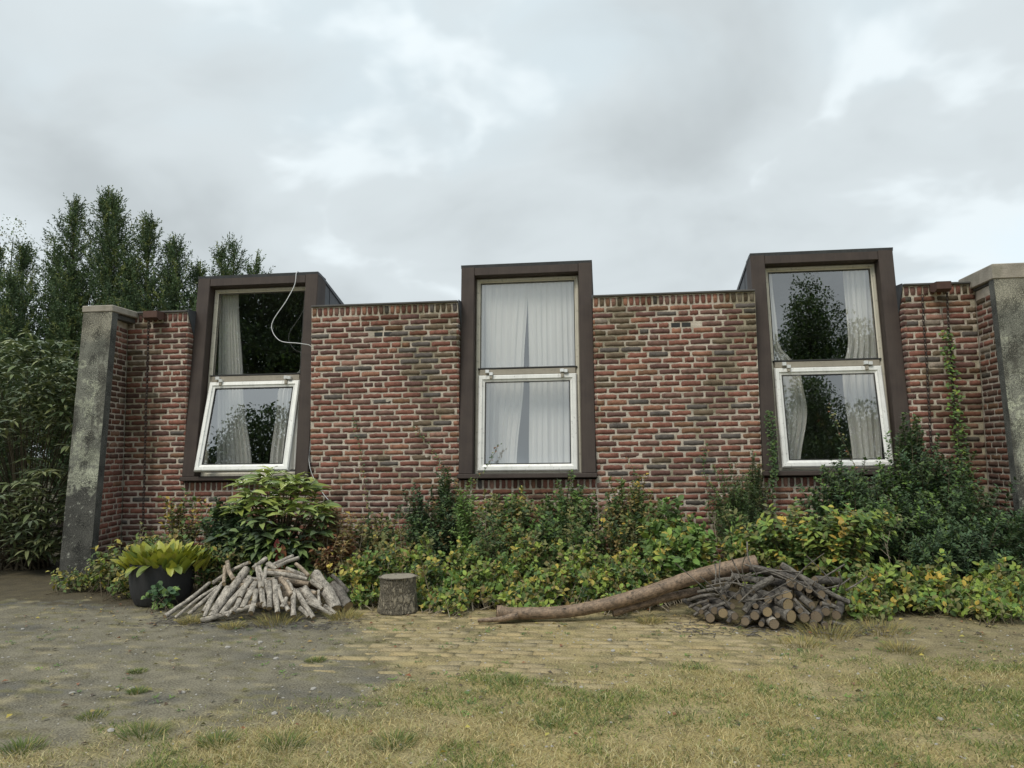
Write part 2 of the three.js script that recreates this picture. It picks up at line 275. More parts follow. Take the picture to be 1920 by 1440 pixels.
// weather stains copied from the wall: green-black algae in the right corner, by the spouts and under the parapet ends; pale bloom in patches
function stain(x, y) {
  const n = fbm(x * 1.3, y * 0.7, 14, 4), f = fbm(x * 9, y * 7, 18, 3), zone = (x > 4.25 ? 0.26 : 0) + (x < -4.0 ? 0.12 : 0) + (Math.min(Math.abs(x + 0.7), Math.abs(x - 1.0), Math.abs(x - 2.5)) < 0.22 && y > 2.3 ? 0.2 : 0) + (Math.abs(x + 1.45) < 0.3 && y > 2.3 ? 0.08 : 0) + (y < 0.55 ? 0.12 : 0);
  const a = sstep(0.08, 0.26, n + 0.5 * f + zone), p = sstep(0.16, 0.34, fbm(x * 0.9 + 5, y * 1.2, 25, 4) + 0.35 * f) * (1 - a);
  return [[lerp(1, 0.60, a) + 0.14 * p, lerp(1, 0.60, a) + 0.13 * p, lerp(1, 0.52, a) + 0.12 * p], a, p];
}
function mortarFace(a, b, y0, y1) { const nx = Math.max(4, Math.round((b - a) / 0.03)), ny = Math.round((y1 - y0) / 0.03), P = [], U = [], Cc = [], I = []; for (let j = 0; j <= ny; j++) for (let i = 0; i <= nx; i++) { const x = lerp(a, b, i / nx), y = lerp(y0, y1, j / ny); P.push(x, y, -0.0062 + 0.0024 * noise(x * 14, y * 18, 3)); U.push(x, y); Cc.push(...stain(x, y)[0]); if (i && j) { const q = j * (nx + 1) + i, w = q - nx - 1; I.push(w - 1, w, q, w - 1, q, q - 1); } } const g = new THREE.BufferGeometry(); g.setAttribute('position', new THREE.Float32BufferAttribute(P, 3)); g.setAttribute('uv', new THREE.Float32BufferAttribute(U, 2)); g.setAttribute('color', new THREE.Float32BufferAttribute(Cc, 3)); g.setIndex(I); g.computeVertexNormals(); return g.toNonIndexed(); }
const white = (g) => { g.setAttribute('color', new THREE.BufferAttribute(new Float32Array(g.attributes.position.count * 3).fill(0.9), 3)); return g; };
function wallPart(geo) { const m = mesh('wall', geo, M.mortar, house); wallParts.push(m); return m; }
// lays bricks between a and b (along the wall's own axis) for rows k0..k1; at(s, y) -> [x, z]
function lay(a, bOf, k0, k1, at, turn, wall, out = 0.0, skip) {
  for (let k = k0; k <= k1; k++) {
    const y = (k + 0.5) * COURSE, b = typeof bOf === 'function' ? bOf(y) : bOf, first = Math.floor(a / PITCH) - 2;
    const off = (k % 2) * PITCH / 2 + [0, 0.02, -0.015, 0.03, -0.02][k % 5] + 0.03 * noise(k * 1.7, 3.1, a);
    for (let i = first; ; i++) {
      let s0 = i * PITCH + off + 0.010, s1 = s0 + 0.206 + R(-0.007, 0.006); if (s0 > b) break;
      s0 = Math.max(s0, a + 0.002); s1 = Math.min(s1, b - 0.002); const L = s1 - s0; if (L < 0.03) continue;
      const parts = L > 0.18 && rnd() < 0.035 ? [[s0, s0 + L * 0.48], [s0 + L * 0.57, s1]] : [[s0, s1]];
      for (const [q0, q1] of parts) {
        const s = (q0 + q1) / 2; if (skip && skip(s, y)) continue; const [x, z] = at(s, y);
        bricks.push({ p: [x, y + R(-0.0015, 0.0015) + 0.004 * noise(s * 1.1, k * 0.3, 6), z], turn, sx: (q1 - q0) / 0.206, sy: R(0.93, 1.07), kind: 0, g: Math.floor(rnd() * 14), tone: tone(x, y), wall, out: out + R(-0.003, 0.003) });
      }
    }
  }
}
function layRowlock(a, b, y0, wall) { const n = Math.round((b - a) / 0.0635), w = (b - a) / n; for (let i = 0; i < n; i++) bricks.push({ p: [a + (i + 0.5) * w, y0 + 0.046 + R(-0.002, 0.002), 0], turn: 0, sx: R(0.93, 1.03), sy: R(0.97, 1.02), kind: 1, g: Math.floor(rnd() * 6), tone: tone(a + i * w, y0), wall, out: R(-0.001, 0.004) }); }
seed(11);
const DX = [-3.013, 0.148, 3.333], HW = 0.74, WT = 2.985, LX = -4.49, RX = 4.77; // window centres, half width, wall top, inner corners
const spans = [[LX, DX[0] - HW], [DX[0] + HW, DX[1] - HW], [DX[1] + HW, DX[2] - HW], [DX[2] + HW, RX]];
const vents = [[-1.44, 2.656], [1.815, 2.656]];
spans.forEach(([a, b], i) => {
  const w = wallPart(merged([white(box(a, b, -0.2, WT, -0.30, -0.0075, 0.001)), mortarFace(a + 0.001, b - 0.001, -0.2, WT)]));
  lay(a, b, 0, 45, (s) => [s, 0], 0, w, 0, (s, y) => vents.some((v) => Math.abs(s - v[0]) < 0.11 && Math.abs(y - v[1]) < 0.03));
  layRowlock(a + 0.003, b - 0.003, 2.884, w);
});
DX.forEach((c) => { const w = wallPart(merged([white(box(c - HW + 0.001, c + HW - 0.001, -0.2, 1.03, -0.30, -0.0075, 0.001)), mortarFace(c - HW + 0.002, c + HW - 0.002, -0.2, 1.03)])); lay(c - HW, c + HW, 0, 14, (s) => [s, 0], 0, w); layRowlock(c - HW + 0.003, c + HW - 0.003, 0.942, w); });
// ends of the wall beside the windows, seen where the window leans back behind the brick face
for (const [x, turn] of [[DX[0] - HW, 1], [DX[1] - HW, 1], [DX[1] + HW, -1], [DX[2] + HW, -1]]) for (let k = 22; k <= 45; k++) {
  const y = (k + 0.5) * COURSE, deep = 0.05 + 0.11 * (y - 1.4) / 1.5; bricks.push({ p: [x, y, -deep / 2], turn: turn * Math.PI / 2, sx: deep / 0.204, sy: 1, kind: 0, g: Math.floor(rnd() * 14), tone: tone(x, y), wall: wallParts[0], out: 0.004 });
}
// brick returns of the two end piers, which batter outwards towards the ground
const zf = (y) => 0.70 - 0.25 * y / 3.0, LF = -4.385, RF = 4.745;
const lay2 = (x0, x1, sgn) => {
  const ang = Math.atan2(x1 - x0, 0.58), w = mesh('wall', white(prismX([[-0.1, -0.2], [zf(-0.2) - 0.1, -0.2], [zf(2.9) - 0.1, 2.9], [-0.1, 2.9]], -0.02, 0.02)), M.mortar, house);
  w.position.set(x0 - sgn * 0.026, 0, 0); w.rotation.y = ang; wallParts.push(w);
  lay(0.006, (y) => (zf(y) - 0.105), 0, 44, (s) => [x0 + Math.sin(ang) * s, s * Math.cos(ang)], sgn * Math.PI / 2 + ang, w, 0);
};
lay2(LX, LF, 1); lay2(RX, RF, -1);
// the 300 bricks that show largest are meshes of their own; the others are one part
const eye = camera.position;
for (const b of bricks) { const d = Math.hypot(b.p[0] - eye.x, b.p[1] - eye.y, b.p[2] - eye.z), front = b.turn === 0 ? 1 : 0; b.area = (b.kind ? 0.0046 : 0.0105 * b.sx) * front / (d * d); if (b.p[1] < 1.0 || b.area < 0) b.area *= 0.2; if (b.p[0] > 2.3 && b.p[1] < 1.6) b.area *= 0.3; }
const order = [...bricks].sort((p, q) => q.area - p.area); order.slice(0, 300).forEach((b) => { b.own = true; });
const rest = [], mtx = new THREE.Matrix4(), qt = new THREE.Quaternion(), YA = V(0, 1, 0);
for (const b of bricks) {
  const geo = (b.kind ? rowlock : stretcher)[b.g]; qt.setFromAxisAngle(YA, b.turn);
  const off = V(0, 0, b.out).applyQuaternion(qt), pos = V(...b.p).add(off);
  if (b.own) { const st = stain(b.p[0], b.p[1]), m = mesh('brick', geo, toneMat[st[1] > 0.55 ? pick([6, 8, 4, 3]) : b.tone], b.wall); m.position.copy(pos); m.scale.set(b.sx, b.sy, 1); continue; }
  mtx.compose(pos, qt, V(b.sx, b.sy, 1)); const g = geo.clone().applyMatrix4(mtx), c = TONES[b.tone], st = stain(b.p[0], b.p[1])[0], k = R(0.86, 1.14), n = g.attributes.position.count, a = new Float32Array(n * 3);
  for (let i = 0; i < n; i++) a.set([c[0] * k * st[0], c[1] * k * st[1], c[2] * k * st[2]], i * 3); g.setAttribute('color', new THREE.BufferAttribute(a, 3)); rest.push(g);
}
const restM = mesh('brick_courses', mergeGeometries(rest), M.brickAll, house); restM.userData.kind = 'stuff';
// two dark wall vents high on the panels
for (const [x, y] of vents) for (const s of [-1, 1]) mesh('wall_vent', box(x + s * 0.055 - 0.047, x + s * 0.055 + 0.047, y - 0.024, y + 0.024, -0.03, -0.003, 0.003), M.gasket, house);
// coping strips on top of the wall
spans.forEach(([a, b]) => mesh('wall_coping', box(a + 0.002, b - 0.002, WT + 0.001, WT + 0.022, -0.31, 0.022, 0.004), M.cap, house));
// concrete end piers: sloping front slab, core, cap stone
function pier(x0, x1, xc0, xc1, top, cap) {
  const n = 14, P = []; const fr = [];
  const g = prismX([[zf(-0.2) - 0.1, -0.2], [zf(-0.2), -0.2], [zf(top), top], [zf(top) - 0.1, top]], x0, x1), NX = Math.round((x1 - x0) / 0.012), NY = 260, GP = [], GU = [], GC = [], GI = [];
  g.setAttribute('color', new THREE.BufferAttribute(new Float32Array(g.attributes.position.count * 3).fill(0.16), 3));
  for (let j = 0; j <= NY; j++) for (let i = 0; i <= NX; i++) { // weathered face: damp dark foot with a ragged edge, pale crust in patches above
    const x = lerp(x0, x1, i / NX), y = lerp(-0.2, top, j / NY), n = fbm(x * 5, y * 5, 3, 4), f = fbm(x * 23, y * 23, 6, 3); let c = [0.30, 0.30, 0.275];
    const mix = (d, t) => { c = c.map((q, k) => lerp(q, d[k], clamp(t))); };
    mix([0.52, 0.53, 0.45], sstep(-0.05, 0.12, n + f * 0.9 + 0.16 * Math.sin(y * 2.2 - 0.6) - (y > 2.4 ? 0.25 : 0))); mix([0.17, 0.165, 0.15], sstep(0.04, 0.2, fbm(x * 6 + 8, y * 1.6, 9, 4) + 0.5 * f)); mix([0.40, 0.37, 0.32], sstep(2.55, 2.72, y + 0.2 * n) * 0.7);
    mix([0.115, 0.112, 0.108], sstep(0.05, -0.05, y - 1.02 + 0.35 * n + 0.25 * f)); if (f > 0.27 && y < 1.1) mix([0.5, 0.5, 0.47], 0.8);
    GP.push(x, y, zf(y) + 0.002 + 0.003 * f); GU.push(x, y); GC.push(...c); if (i && j) { const q = j * (NX + 1) + i, w = q - NX - 1; GI.push(w - 1, w, q, w - 1, q, q - 1); }
  }
  const face = new THREE.BufferGeometry(); face.setAttribute('position', new THREE.Float32BufferAttribute(GP, 3)); face.setAttribute('uv', new THREE.Float32BufferAttribute(GU, 2)); face.setAttribute('color', new THREE.Float32BufferAttribute(GC, 3)); face.setIndex(GI); face.computeVertexNormals();
  mesh('pier', g, M.pier, house); mesh('pier_face', face, M.pier, house, 'concrete pier front crusted with pale lichen, dark and damp at the foot');
  mesh('pier_core', prismX([[-0.3, -0.2], [zf(-0.2) - 0.104, -0.2], [zf(top) - 0.104, top], [-0.3, top]], xc0, xc1), M.concrete, house);
  mesh('pier_cap', box(x0 - 0.012, x1 + 0.012, top + 0.002, top + cap, -0.25, zf(top) + 0.012, 0.008), M.coping, house);
}
pier(-4.72, -4.375, -4.72, -4.54, 2.93, 0.075); pier(4.735, 5.75, 4.82, 5.75, 2.93, 0.15);
// cover boards over the brick returns
mesh('return_cover', box(-4.53, -4.40, 2.872, 2.925, -0.02, zf(2.9) - 0.11, 0.004), M.concreteDark, house); mesh('return_cover', box(4.755, 4.82, 2.905, 2.93, -0.02, zf(2.9) - 0.11, 0.004), M.concreteDark, house);

// room behind, closed all round, so that daylight enters by the windows only
mesh('room_floor', box(-4.9, 5.6, 0.05, 0.2, -5.2, -0.31), M.roomFloor, house);
mesh('room_wall', box(-4.9, 5.6, -0.2, 2.79, -5.4, -5.21), M.room, house); mesh('room_wall', box(-5.0, -4.75, -0.2, 2.79, -5.4, -0.31), M.room, house); mesh('room_wall', box(5.5, 5.7, -0.2, 2.79, -5.4, -0.31), M.room, house);
mesh('roof', box(-5.0, 5.7, 2.80, 2.88, -5.4, -2.36), M.roof, house);
[[-5.0, DX[0] - HW], [DX[0] + HW, DX[1] - HW], [DX[1] + HW, DX[2] - HW], [DX[2] + HW, 5.7]].forEach(([a, b]) => mesh('roof', box(a, b, 2.80, 2.88, -2.359, -0.302), M.roof, house));

// ------------------------------------------------------------------ the three leaning windows
const LEAN = THREE.MathUtils.degToRad(6.4), HL = 2.395;
function flat4(pts) { const g = new THREE.BufferGeometry(); g.setAttribute('position', new THREE.Float32BufferAttribute(pts.flat(), 3)); g.setAttribute('uv', new THREE.Float32BufferAttribute(pts.flatMap((p) => [p[0], p[1]]), 2)); g.setIndex([0, 1, 2, 0, 2, 3]); g.computeVertexNormals(); return g; }
function pane(x0, x1, y0, y1, z) { // a sheet with a very slight bow
  const g = new THREE.PlaneGeometry(x1 - x0, y1 - y0, 8, 8); const p = g.attributes.position;
  for (let i = 0; i < p.count; i++) p.setZ(i, 0.0012 * (1 - (2 * p.getX(i) / (x1 - x0)) ** 2) * (1 - (2 * p.getY(i) / (y1 - y0)) ** 2)); g.computeVertexNormals();
  return g.translate((x0 + x1) / 2, (y0 + y1) / 2, z);
}
function mitred(x0, x1, y0, y1, w, z0, z1) { // four mitred members with a bevelled profile
  const out = []; const c = [[x0, y0], [x1, y0], [x1, y1], [x0, y1]], dir = [[1, 1], [-1, 1], [-1, -1], [1, -1]];
  const prof = [[0, z0], [0, z1 - 0.012], [0.012, z1], [w * 0.62, z1], [w * 0.72, z1 - 0.012], [w, z1 - 0.02], [w, z0]];
  for (let s = 0; s < 4; s++) {
    const a = c[s], b = c[(s + 1) % 4], da = dir[s], db = dir[(s + 1) % 4], P = [], U = [], I = [];
    const at = (p, d, q) => [p[0] + d[0] * q[0], p[1] + d[1] * q[0], q[1]];
    for (let k = 0; k + 1 < prof.length; k++) { const q = [at(a, da, prof[k]), at(b, db, prof[k]), at(b, db, prof[k + 1]), at(a, da, prof[k + 1])]; const n = P.length / 3; q.forEach((v) => { P.push(...v); U.push(v[0], v[1]); }); I.push(n, n + 1, n + 2, n, n + 2, n + 3); }
    for (const [e, d] of [[a, da], [b, db]]) { const n = P.length / 3; prof.forEach((q) => { P.push(...at(e, d, q)); U.push(q[0], q[1]); }); for (let k = 1; k + 1 < prof.length; k++) I.push(n, n + k, n + k + 1); }
    const g = new THREE.BufferGeometry(); g.setAttribute('position', new THREE.Float32BufferAttribute(P, 3)); g.setAttribute('uv', new THREE.Float32BufferAttribute(U, 2)); g.setIndex(I); g.computeVertexNormals(); out.push(g);
  }
  return out; // bottom, right, top, left
}
const inClear = new THREE.Matrix4().makeTranslation(0, 0, 0);
DX.forEach((cx, wi) => {
  const g = new THREE.Group(); g.name = 'slanted_window'; g.position.set(cx, 1.07, 0.06); g.rotation.x = -LEAN; house.add(g);
  g.userData.label = ['slanted window with a dark upper pane and its lower sash pushed open', 'slanted window closed off by white curtains', 'slanted window reflecting a tree, curtains drawn to both sides'][wi];
  const jw = 0.150, hw = HW - 0.004, rz = -0.115;
  for (const s of [-1, 1]) mesh('jamb', box(s < 0 ? -hw : hw - jw, s < 0 ? -hw + jw : hw, 0.032, HL, -0.26, 0, 0.006), M.brown, g);
  mesh('head', box(-hw + jw + 0.001, hw - jw - 0.001, HL - 0.128, HL - 0.002, -0.26, -0.003, 0.005), M.brown, g);
  mesh('window_sill', box(-hw - 0.012, hw + 0.012, -0.018, 0.030, -0.28, 0.025, 0.006), M.brown, g);
  const fx = hw - jw - 0.002, fy0 = 0.034, fy1 = HL - 0.13, rail = 1.135;
  mitred(-fx, fx, fy0, fy1, 0.052, rz - 0.06, rz).forEach((q) => mesh('frame_bar', q, M.alu, g));
  mesh('meeting_rail', box(-fx + 0.05, fx - 0.05, rail, rail + 0.066, rz - 0.055, rz + 0.008, 0.004), M.rail, g);
  mesh('rail_lip', box(-fx + 0.03, fx - 0.03, rail + 0.068, rail + 0.080, rz - 0.03, rz + 0.014, 0.002), M.gasket, g);
  mesh('pane', pane(-fx + 0.045, fx - 0.045, rail + 0.06, fy1 - 0.045, rz - 0.034), M.glass, g);
  mesh('gasket', merged(mitred(-fx + 0.047, fx - 0.047, rail + 0.078, fy1 - 0.047, 0.006, rz - 0.040, rz - 0.018)), M.gasket, g);
  // top-hung lower sash
  const open = [10.5, 1.2, 4.5][wi] * Math.PI / 180, sx = fx - 0.038, sy0 = fy0 + 0.032, sy1 = rail - 0.003, hy = sy1, hz = rz + 0.012;
  const turn = (q) => q.translate(0, -hy, -hz).rotateX(-open).translate(0, hy, hz);
  mitred(-sx, sx, sy0, sy1, 0.074, rz - 0.03, rz + 0.024).forEach((q) => mesh('sash_bar', turn(q), M.sash, g));
  mesh('pane', turn(pane(-sx + 0.066, sx - 0.066, sy0 + 0.066, sy1 - 0.066, rz - 0.006)), M.glass, g);
  mesh('gasket', turn(merged(mitred(-sx + 0.0735, sx - 0.0735, sy0 + 0.0735, sy1 - 0.0735, 0.005, rz - 0.02, rz + 0.006))), M.gasket, g);
  for (const s of [-1, 1]) { // stepped hinge blocks
    const hx = s * (fx - 0.175) + (s < 0 ? -0.01 : 0);
    mesh('hinge', merged([box(hx - 0.045 * 1, hx - 0.002, rail + 0.012 - s * 0.004, rail + 0.05 - s * 0.004, rz + 0.004, rz + 0.05, 0.003), box(hx, hx + 0.04, rail - 0.006 + s * 0.008, rail + 0.03 + s * 0.008, rz + 0.004, rz + 0.056, 0.003)]), M.hinge, g);
    mesh('hinge_arm', box(hx + (s < 0 ? 0.004 : -0.034), hx + (s < 0 ? 0.034 : -0.004), rail - 0.05, rail - 0.008 - (s < 0 ? 0.008 : 0), rz + 0.026, rz + 0.05, 0.003), M.rail, g);
  }
  // cheeks and sloping roof of the dormer, in the house's own axes: a second group
  const d = new THREE.Group(); d.name = 'dormer'; house.add(d);
  const zt = 0.06 - Math.tan(LEAN) * (3.45 - 1.07), prof = [[zt + 0.0 - 0.02, 3.42], [-0.30, 3.405], [-2.35, 2.89], [-2.35, 2.83], [-0.305, 2.83], [-0.16, 2.93]];
  for (const s of [-1, 1]) { const xo = cx + s * (HW - 0.012); mesh('dormer_cheek', prismX(prof, Math.min(xo, xo - s * 0.03), Math.max(xo, xo - s * 0.03)), M.lead, d); mesh('cheek_seam', prismX([[-0.60, 3.33], [-0.612, 3.325], [-0.612, 2.89], [-0.60, 2.89]], Math.min(xo, xo + s * 0.006), Math.max(xo, xo + s * 0.006)), M.lead, d); }
  mesh('dormer_roof', prismX([[zt + 0.01, 3.447], [-0.30, 3.436], [-2.40, 2.91], [-2.40, 2.84], [-2.33, 2.84], [-0.30, 3.407], [zt, 3.41]], cx - HW + 0.001, cx + HW - 0.001), M.lead, d);
});
// lead flashings folded over the wall ends beside the windows
for (const [x, s] of [[DX[0] - HW, -1], [DX[1] - HW, -1], [DX[1] + HW, 1], [DX[2] + HW, 1]]) {
  mesh('flashing', prismX([[0.012, 3.012], [-0.26, 3.03], [-0.16, 2.66], [-0.06, 2.84], [0.014, 2.97]], Math.min(x - s * 0.012, x - s * 0.006), Math.max(x - s * 0.012, x - s * 0.006)), M.lead, house);
}
// rain spouts through the parapet
function spout(x, z1, w) { mesh('rain_spout', prismX([[-0.2, 3.0], [z1, 2.985], [z1, 2.91], [z1 - 0.05, 2.885], [-0.2, 2.965]], x - w / 2, x + w / 2), M.rust, house); }
spout(-4.12, 0.16, 0.17); spout(4.40, 0.18, 0.14);

// ------------------------------------------------------------------ curtains, cups, chains, cable
function curtain(label, y0, y1, left, right, z, folds, amp = 0.02) { // left(y), right(y): edges; a pleated sheet
  const nx = 90, ny = 24, P = [], U = [], I = [], so = rnd() * 40;
  for (let j = 0; j <= ny; j++) for (let i = 0; i <= nx; i++) {
    const v = j / ny, y = lerp(y0, y1, v), u = i / nx, x = lerp(left(y), right(y), u), w = right(y) - left(y);
    const ph = u * folds * 6.283 + 1.5 * noise(u * 4 + so, v * 0.8, 1) + so, am = Math.min(amp, w / folds * 0.35);
    P.push(x, y, z + am * Math.sin(ph) + 0.4 * am * Math.sin(ph * 2.3 + 1) + 0.01 * noise(u * 6 + so, v * 2, 3)); U.push(u, v);
    if (i && j) { const a = j * (nx + 1) + i, b = a - nx - 1; I.push(b - 1, b, a, b - 1, a, a - 1); }
  }
  const g = new THREE.BufferGeometry(); g.setAttribute('position', new THREE.Float32BufferAttribute(P, 3)); g.setAttribute('uv', new THREE.Float32BufferAttribute(U, 2)); g.setIndex(I); g.computeVertexNormals();
  return solo('curtain', g, M.curtain, label, 'curtain', 'curtains behind the slanted windows');
}
seed(21);
const k3 = (pts) => (y) => { for (let i = 0; i + 1 < pts.length; i++) if (y <= pts[i + 1][0]) return lerp(pts[i][1], pts[i + 1][1], sstep(pts[i][0], pts[i + 1][0], y)); return pts[pts.length - 1][1]; };
const YB = 1.16, YT = 3.31;
curtain('grey net curtain at the left side of the window with the open sash', YB, YT, () => -3.60, k3([[YB, -3.16], [2.1, -3.28], [YT, -3.36]]), -0.42, 7);
curtain('grey net curtain at the right side of the window with the open sash', YB, YT, k3([[YB, -2.95], [2.1, -2.86], [2.35, -2.58], [YT, -2.54]]), () => -2.42, -0.44, 7);
curtain('white curtain left of the narrow gap in the middle window', YB, YT, () => -0.44, k3([[YB, -0.01], [2.2, 0.085], [YT, 0.15]]), -0.40, 7, 0.007);
curtain('white curtain right of the narrow gap in the middle window', YB, YT, k3([[YB, 0.13], [2.2, 0.15], [YT, 0.145]]), () => 0.74, -0.40, 8, 0.007);
curtain('pale curtain gathered at the left of the window that mirrors a tree', YB, YT, () => 2.74, k3([[YB, 3.08], [1.75, 3.17], [2.15, 3.12], [2.5, 2.90], [YT, 2.86]]), -0.42, 6);
curtain('pale curtain gathered at the right of the window that mirrors a tree', YB, YT, k3([[YB, 3.62], [2.1, 3.56], [2.5, 3.64], [YT, 3.62]]), () => 3.93, -0.42, 5);
// inner window boards carry a small cup in two of the windows
DX.forEach((c) => mesh('window_board', box(c - 0.60, c + 0.60, 1.115, 1.145, -0.52, -0.205, 0.004), M.room, house));
const cupShape = new THREE.LatheGeometry([[0, 0], [0.022, 0], [0.03, 0.012], [0.036, 0.05], [0.033, 0.05], [0.026, 0.012], [0, 0.008]].map((p) => new THREE.Vector2(...p)), 16);
for (const [x, l] of [[0.20, 'small white cup on the sill of the white-curtained window'], [3.28, 'small white cup on the sill of the window that mirrors a tree']]) { const c = solo('cup', cupShape, M.china, l, 'cup', 'cups on the window sills'); c.position.set(x, 1.146, -0.24); }
// rain chains under the spouts
function chain(x, z, y0, y1, label) {
  const list = [], t = new THREE.TorusGeometry(0.013, 0.0042, 4, 8); let k = 0;
  for (let y = y1; y > y0; y -= 0.031) { const q = t.clone().scale(1, 1.6, 1).rotateY(k++ % 2 ? Math.PI / 2 : 0.2).translate(x + 0.006 * noise(y * 3, x), y, z + 0.004 * noise(y * 4, x + 5)); list.push(q); }
  return solo('rain_chain', mergeGeometries(list), M.chain, label, 'chain');
}
chain(-4.17, 0.10, 0.05, 2.90, 'dark rusty rain chain hanging from the spout by the lichened left pier');
chain(4.46, 0.09, 0.9, 2.89, 'dark rain chain overgrown by a climber in the right corner'); chain(4.24, 0.05, 1.2, 2.86, 'thinner dark chain hanging left of the overgrown one');
solo('cable', tube([V(-2.53, 3.455, -0.30), V(-2.53, 3.452, -0.19), V(-2.535, 3.30, -0.15), V(-2.60, 3.10, -0.08), V(-2.76, 2.80, -0.04), V(-2.66, 2.63, -0.02), V(-2.40, 2.58, 0.0), V(-2.285, 2.55, -0.03), V(-2.2745, 2.45, -0.06), V(-2.2745, 1.6, -0.03), V(-2.27, 1.24, 0.03), V(-2.21, 1.06, 0.03), V(-2.08, 0.88, 0.05), V(-1.98, 0.78, 0.06)], () => 0.0042, 5, 80), M.cable, 'white cable looping over the window with the open sash and down the bricks', 'cable');

// ------------------------------------------------------------------ foliage tools
class Leaves {
  constructor() { this.P = []; this.C = []; this.I = []; this.n = 0; }
  v(p, c) { this.P.push(p.x, p.y, p.z); this.C.push(c[0], c[1], c[2]); return this.n++; }
  // folded, drooping leaf of 4 (small) or 8 triangles
  leaf(p, d, up, L, W, c, droop = 0.25, fold = 0.25, big = false) {
    d = d.clone().normalize(); const s = V(0, 0, 0).crossVectors(d, up); if (s.lengthSq() < 1e-6) s.set(1, 0, 0); s.normalize(); const n = V(0, 0, 0).crossVectors(s, d);
    const q = (a, b, h) => V(p.x + d.x * a + s.x * b + n.x * h, p.y + d.y * a + s.y * b + n.y * h, p.z + d.z * a + s.z * b + n.z * h);
    const c2 = [c[0] * 1.08, c[1] * 1.08, c[2] * 1.08];
    if (!big) {
      const b0 = this.v(p, c), l = this.v(q(L * 0.45, -W / 2, fold * W * 0.5), c2), m = this.v(q(L * 0.48, 0, 0), c), r = this.v(q(L * 0.45, W / 2, fold * W * 0.5), c2), t = this.v(q(L, 0, -droop * L * 0.5), c);
      this.I.push(b0, m, l, b0, r, m, l, m, t, m, r, t);
    } else {
      const b0 = this.v(p, c), l1 = this.v(q(L * 0.3, -W * 0.43, fold * W * 0.5), c2), m1 = this.v(q(L * 0.3, 0, 0), c), r1 = this.v(q(L * 0.3, W * 0.43, fold * W * 0.5), c2), l2 = this.v(q(L * 0.66, -W * 0.4, fold * W * 0.45 - droop * L * 0.18), c2), m2 = this.v(q(L * 0.68, 0, -droop * L * 0.18), c), r2 = this.v(q(L * 0.66, W * 0.4, fold * W * 0.45 - droop * L * 0.18), c2), t = this.v(q(L * 0.97, 0, -droop * L * 0.52), c);
      this.I.push(b0, m1, l1, b0, r1, m1, l1, m1, m2, l1, m2, l2, m1, r1, r2, m1, r2, m2, l2, m2, t, m2, r2, t);
    }
  }
  blade(p, d, L, W, bend, c, ct) {
    const a = rnd() * 6.283, sx = Math.cos(a) * W / 2, sz = Math.sin(a) * W / 2, m = V(p.x + d.x * L * 0.55, p.y + d.y * L * 0.6, p.z + d.z * L * 0.55), t = V(p.x + d.x * L + bend.x, p.y + d.y * L * (1 - bend.length() * 0.3), p.z + d.z * L + bend.z);
    const i0 = this.v(V(p.x - sx, p.y, p.z - sz), c), i1 = this.v(V(p.x + sx, p.y, p.z + sz), c), i2 = this.v(V(m.x - sx * 0.7, m.y, m.z - sz * 0.7), c), i3 = this.v(V(m.x + sx * 0.7, m.y, m.z + sz * 0.7), ct), i4 = this.v(t, ct);
    this.I.push(i0, i1, i3, i0, i3, i2, i2, i3, i4);
  }
  geo() { const g = new THREE.BufferGeometry(); g.setAttribute('position', new THREE.Float32BufferAttribute(this.P, 3)); g.setAttribute('color', new THREE.Float32BufferAttribute(this.C, 3)); g.setIndex(this.I); g.computeVertexNormals(); return g; }
}
const rdir = () => { let v; do v = V(R(-1, 1), R(-1, 1), R(-1, 1)); while (v.lengthSq() > 1 || v.lengthSq() < 0.01); return v.normalize(); };
function wpick(pal) { let s = pal.reduce((a, p) => a + p[1], 0) * rnd(); for (const [c, w] of pal) { s -= w; if (s <= 0) { const k = R(0.75, 1.25), h = R(-0.08, 0.08); return [c[0] * k * (1 + h), c[1] * k, c[2] * k * (1 - h)]; } } return pal[0][0]; }
const stuffPart = (m) => { m.userData.kind = 'stuff'; return m; };
// palettes, linear base colours
const C = { dark: [0.048, 0.097, 0.024], deep: [0.031, 0.068, 0.020], mid: [0.097, 0.164, 0.033], fresh: [0.138, 0.250, 0.039], blue: [0.060, 0.124, 0.047], lime: [0.248, 0.329, 0.049], yel: [0.460, 0.381, 0.072], gold: [0.520, 0.371, 0.058], olive: [0.190, 0.185, 0.054], tan: [0.310, 0.227, 0.079], rust: [0.240, 0.088, 0.029], red: [0.400, 0.062, 0.032], straw: [0.460, 0.381, 0.122], pale: [0.184, 0.295, 0.065] };
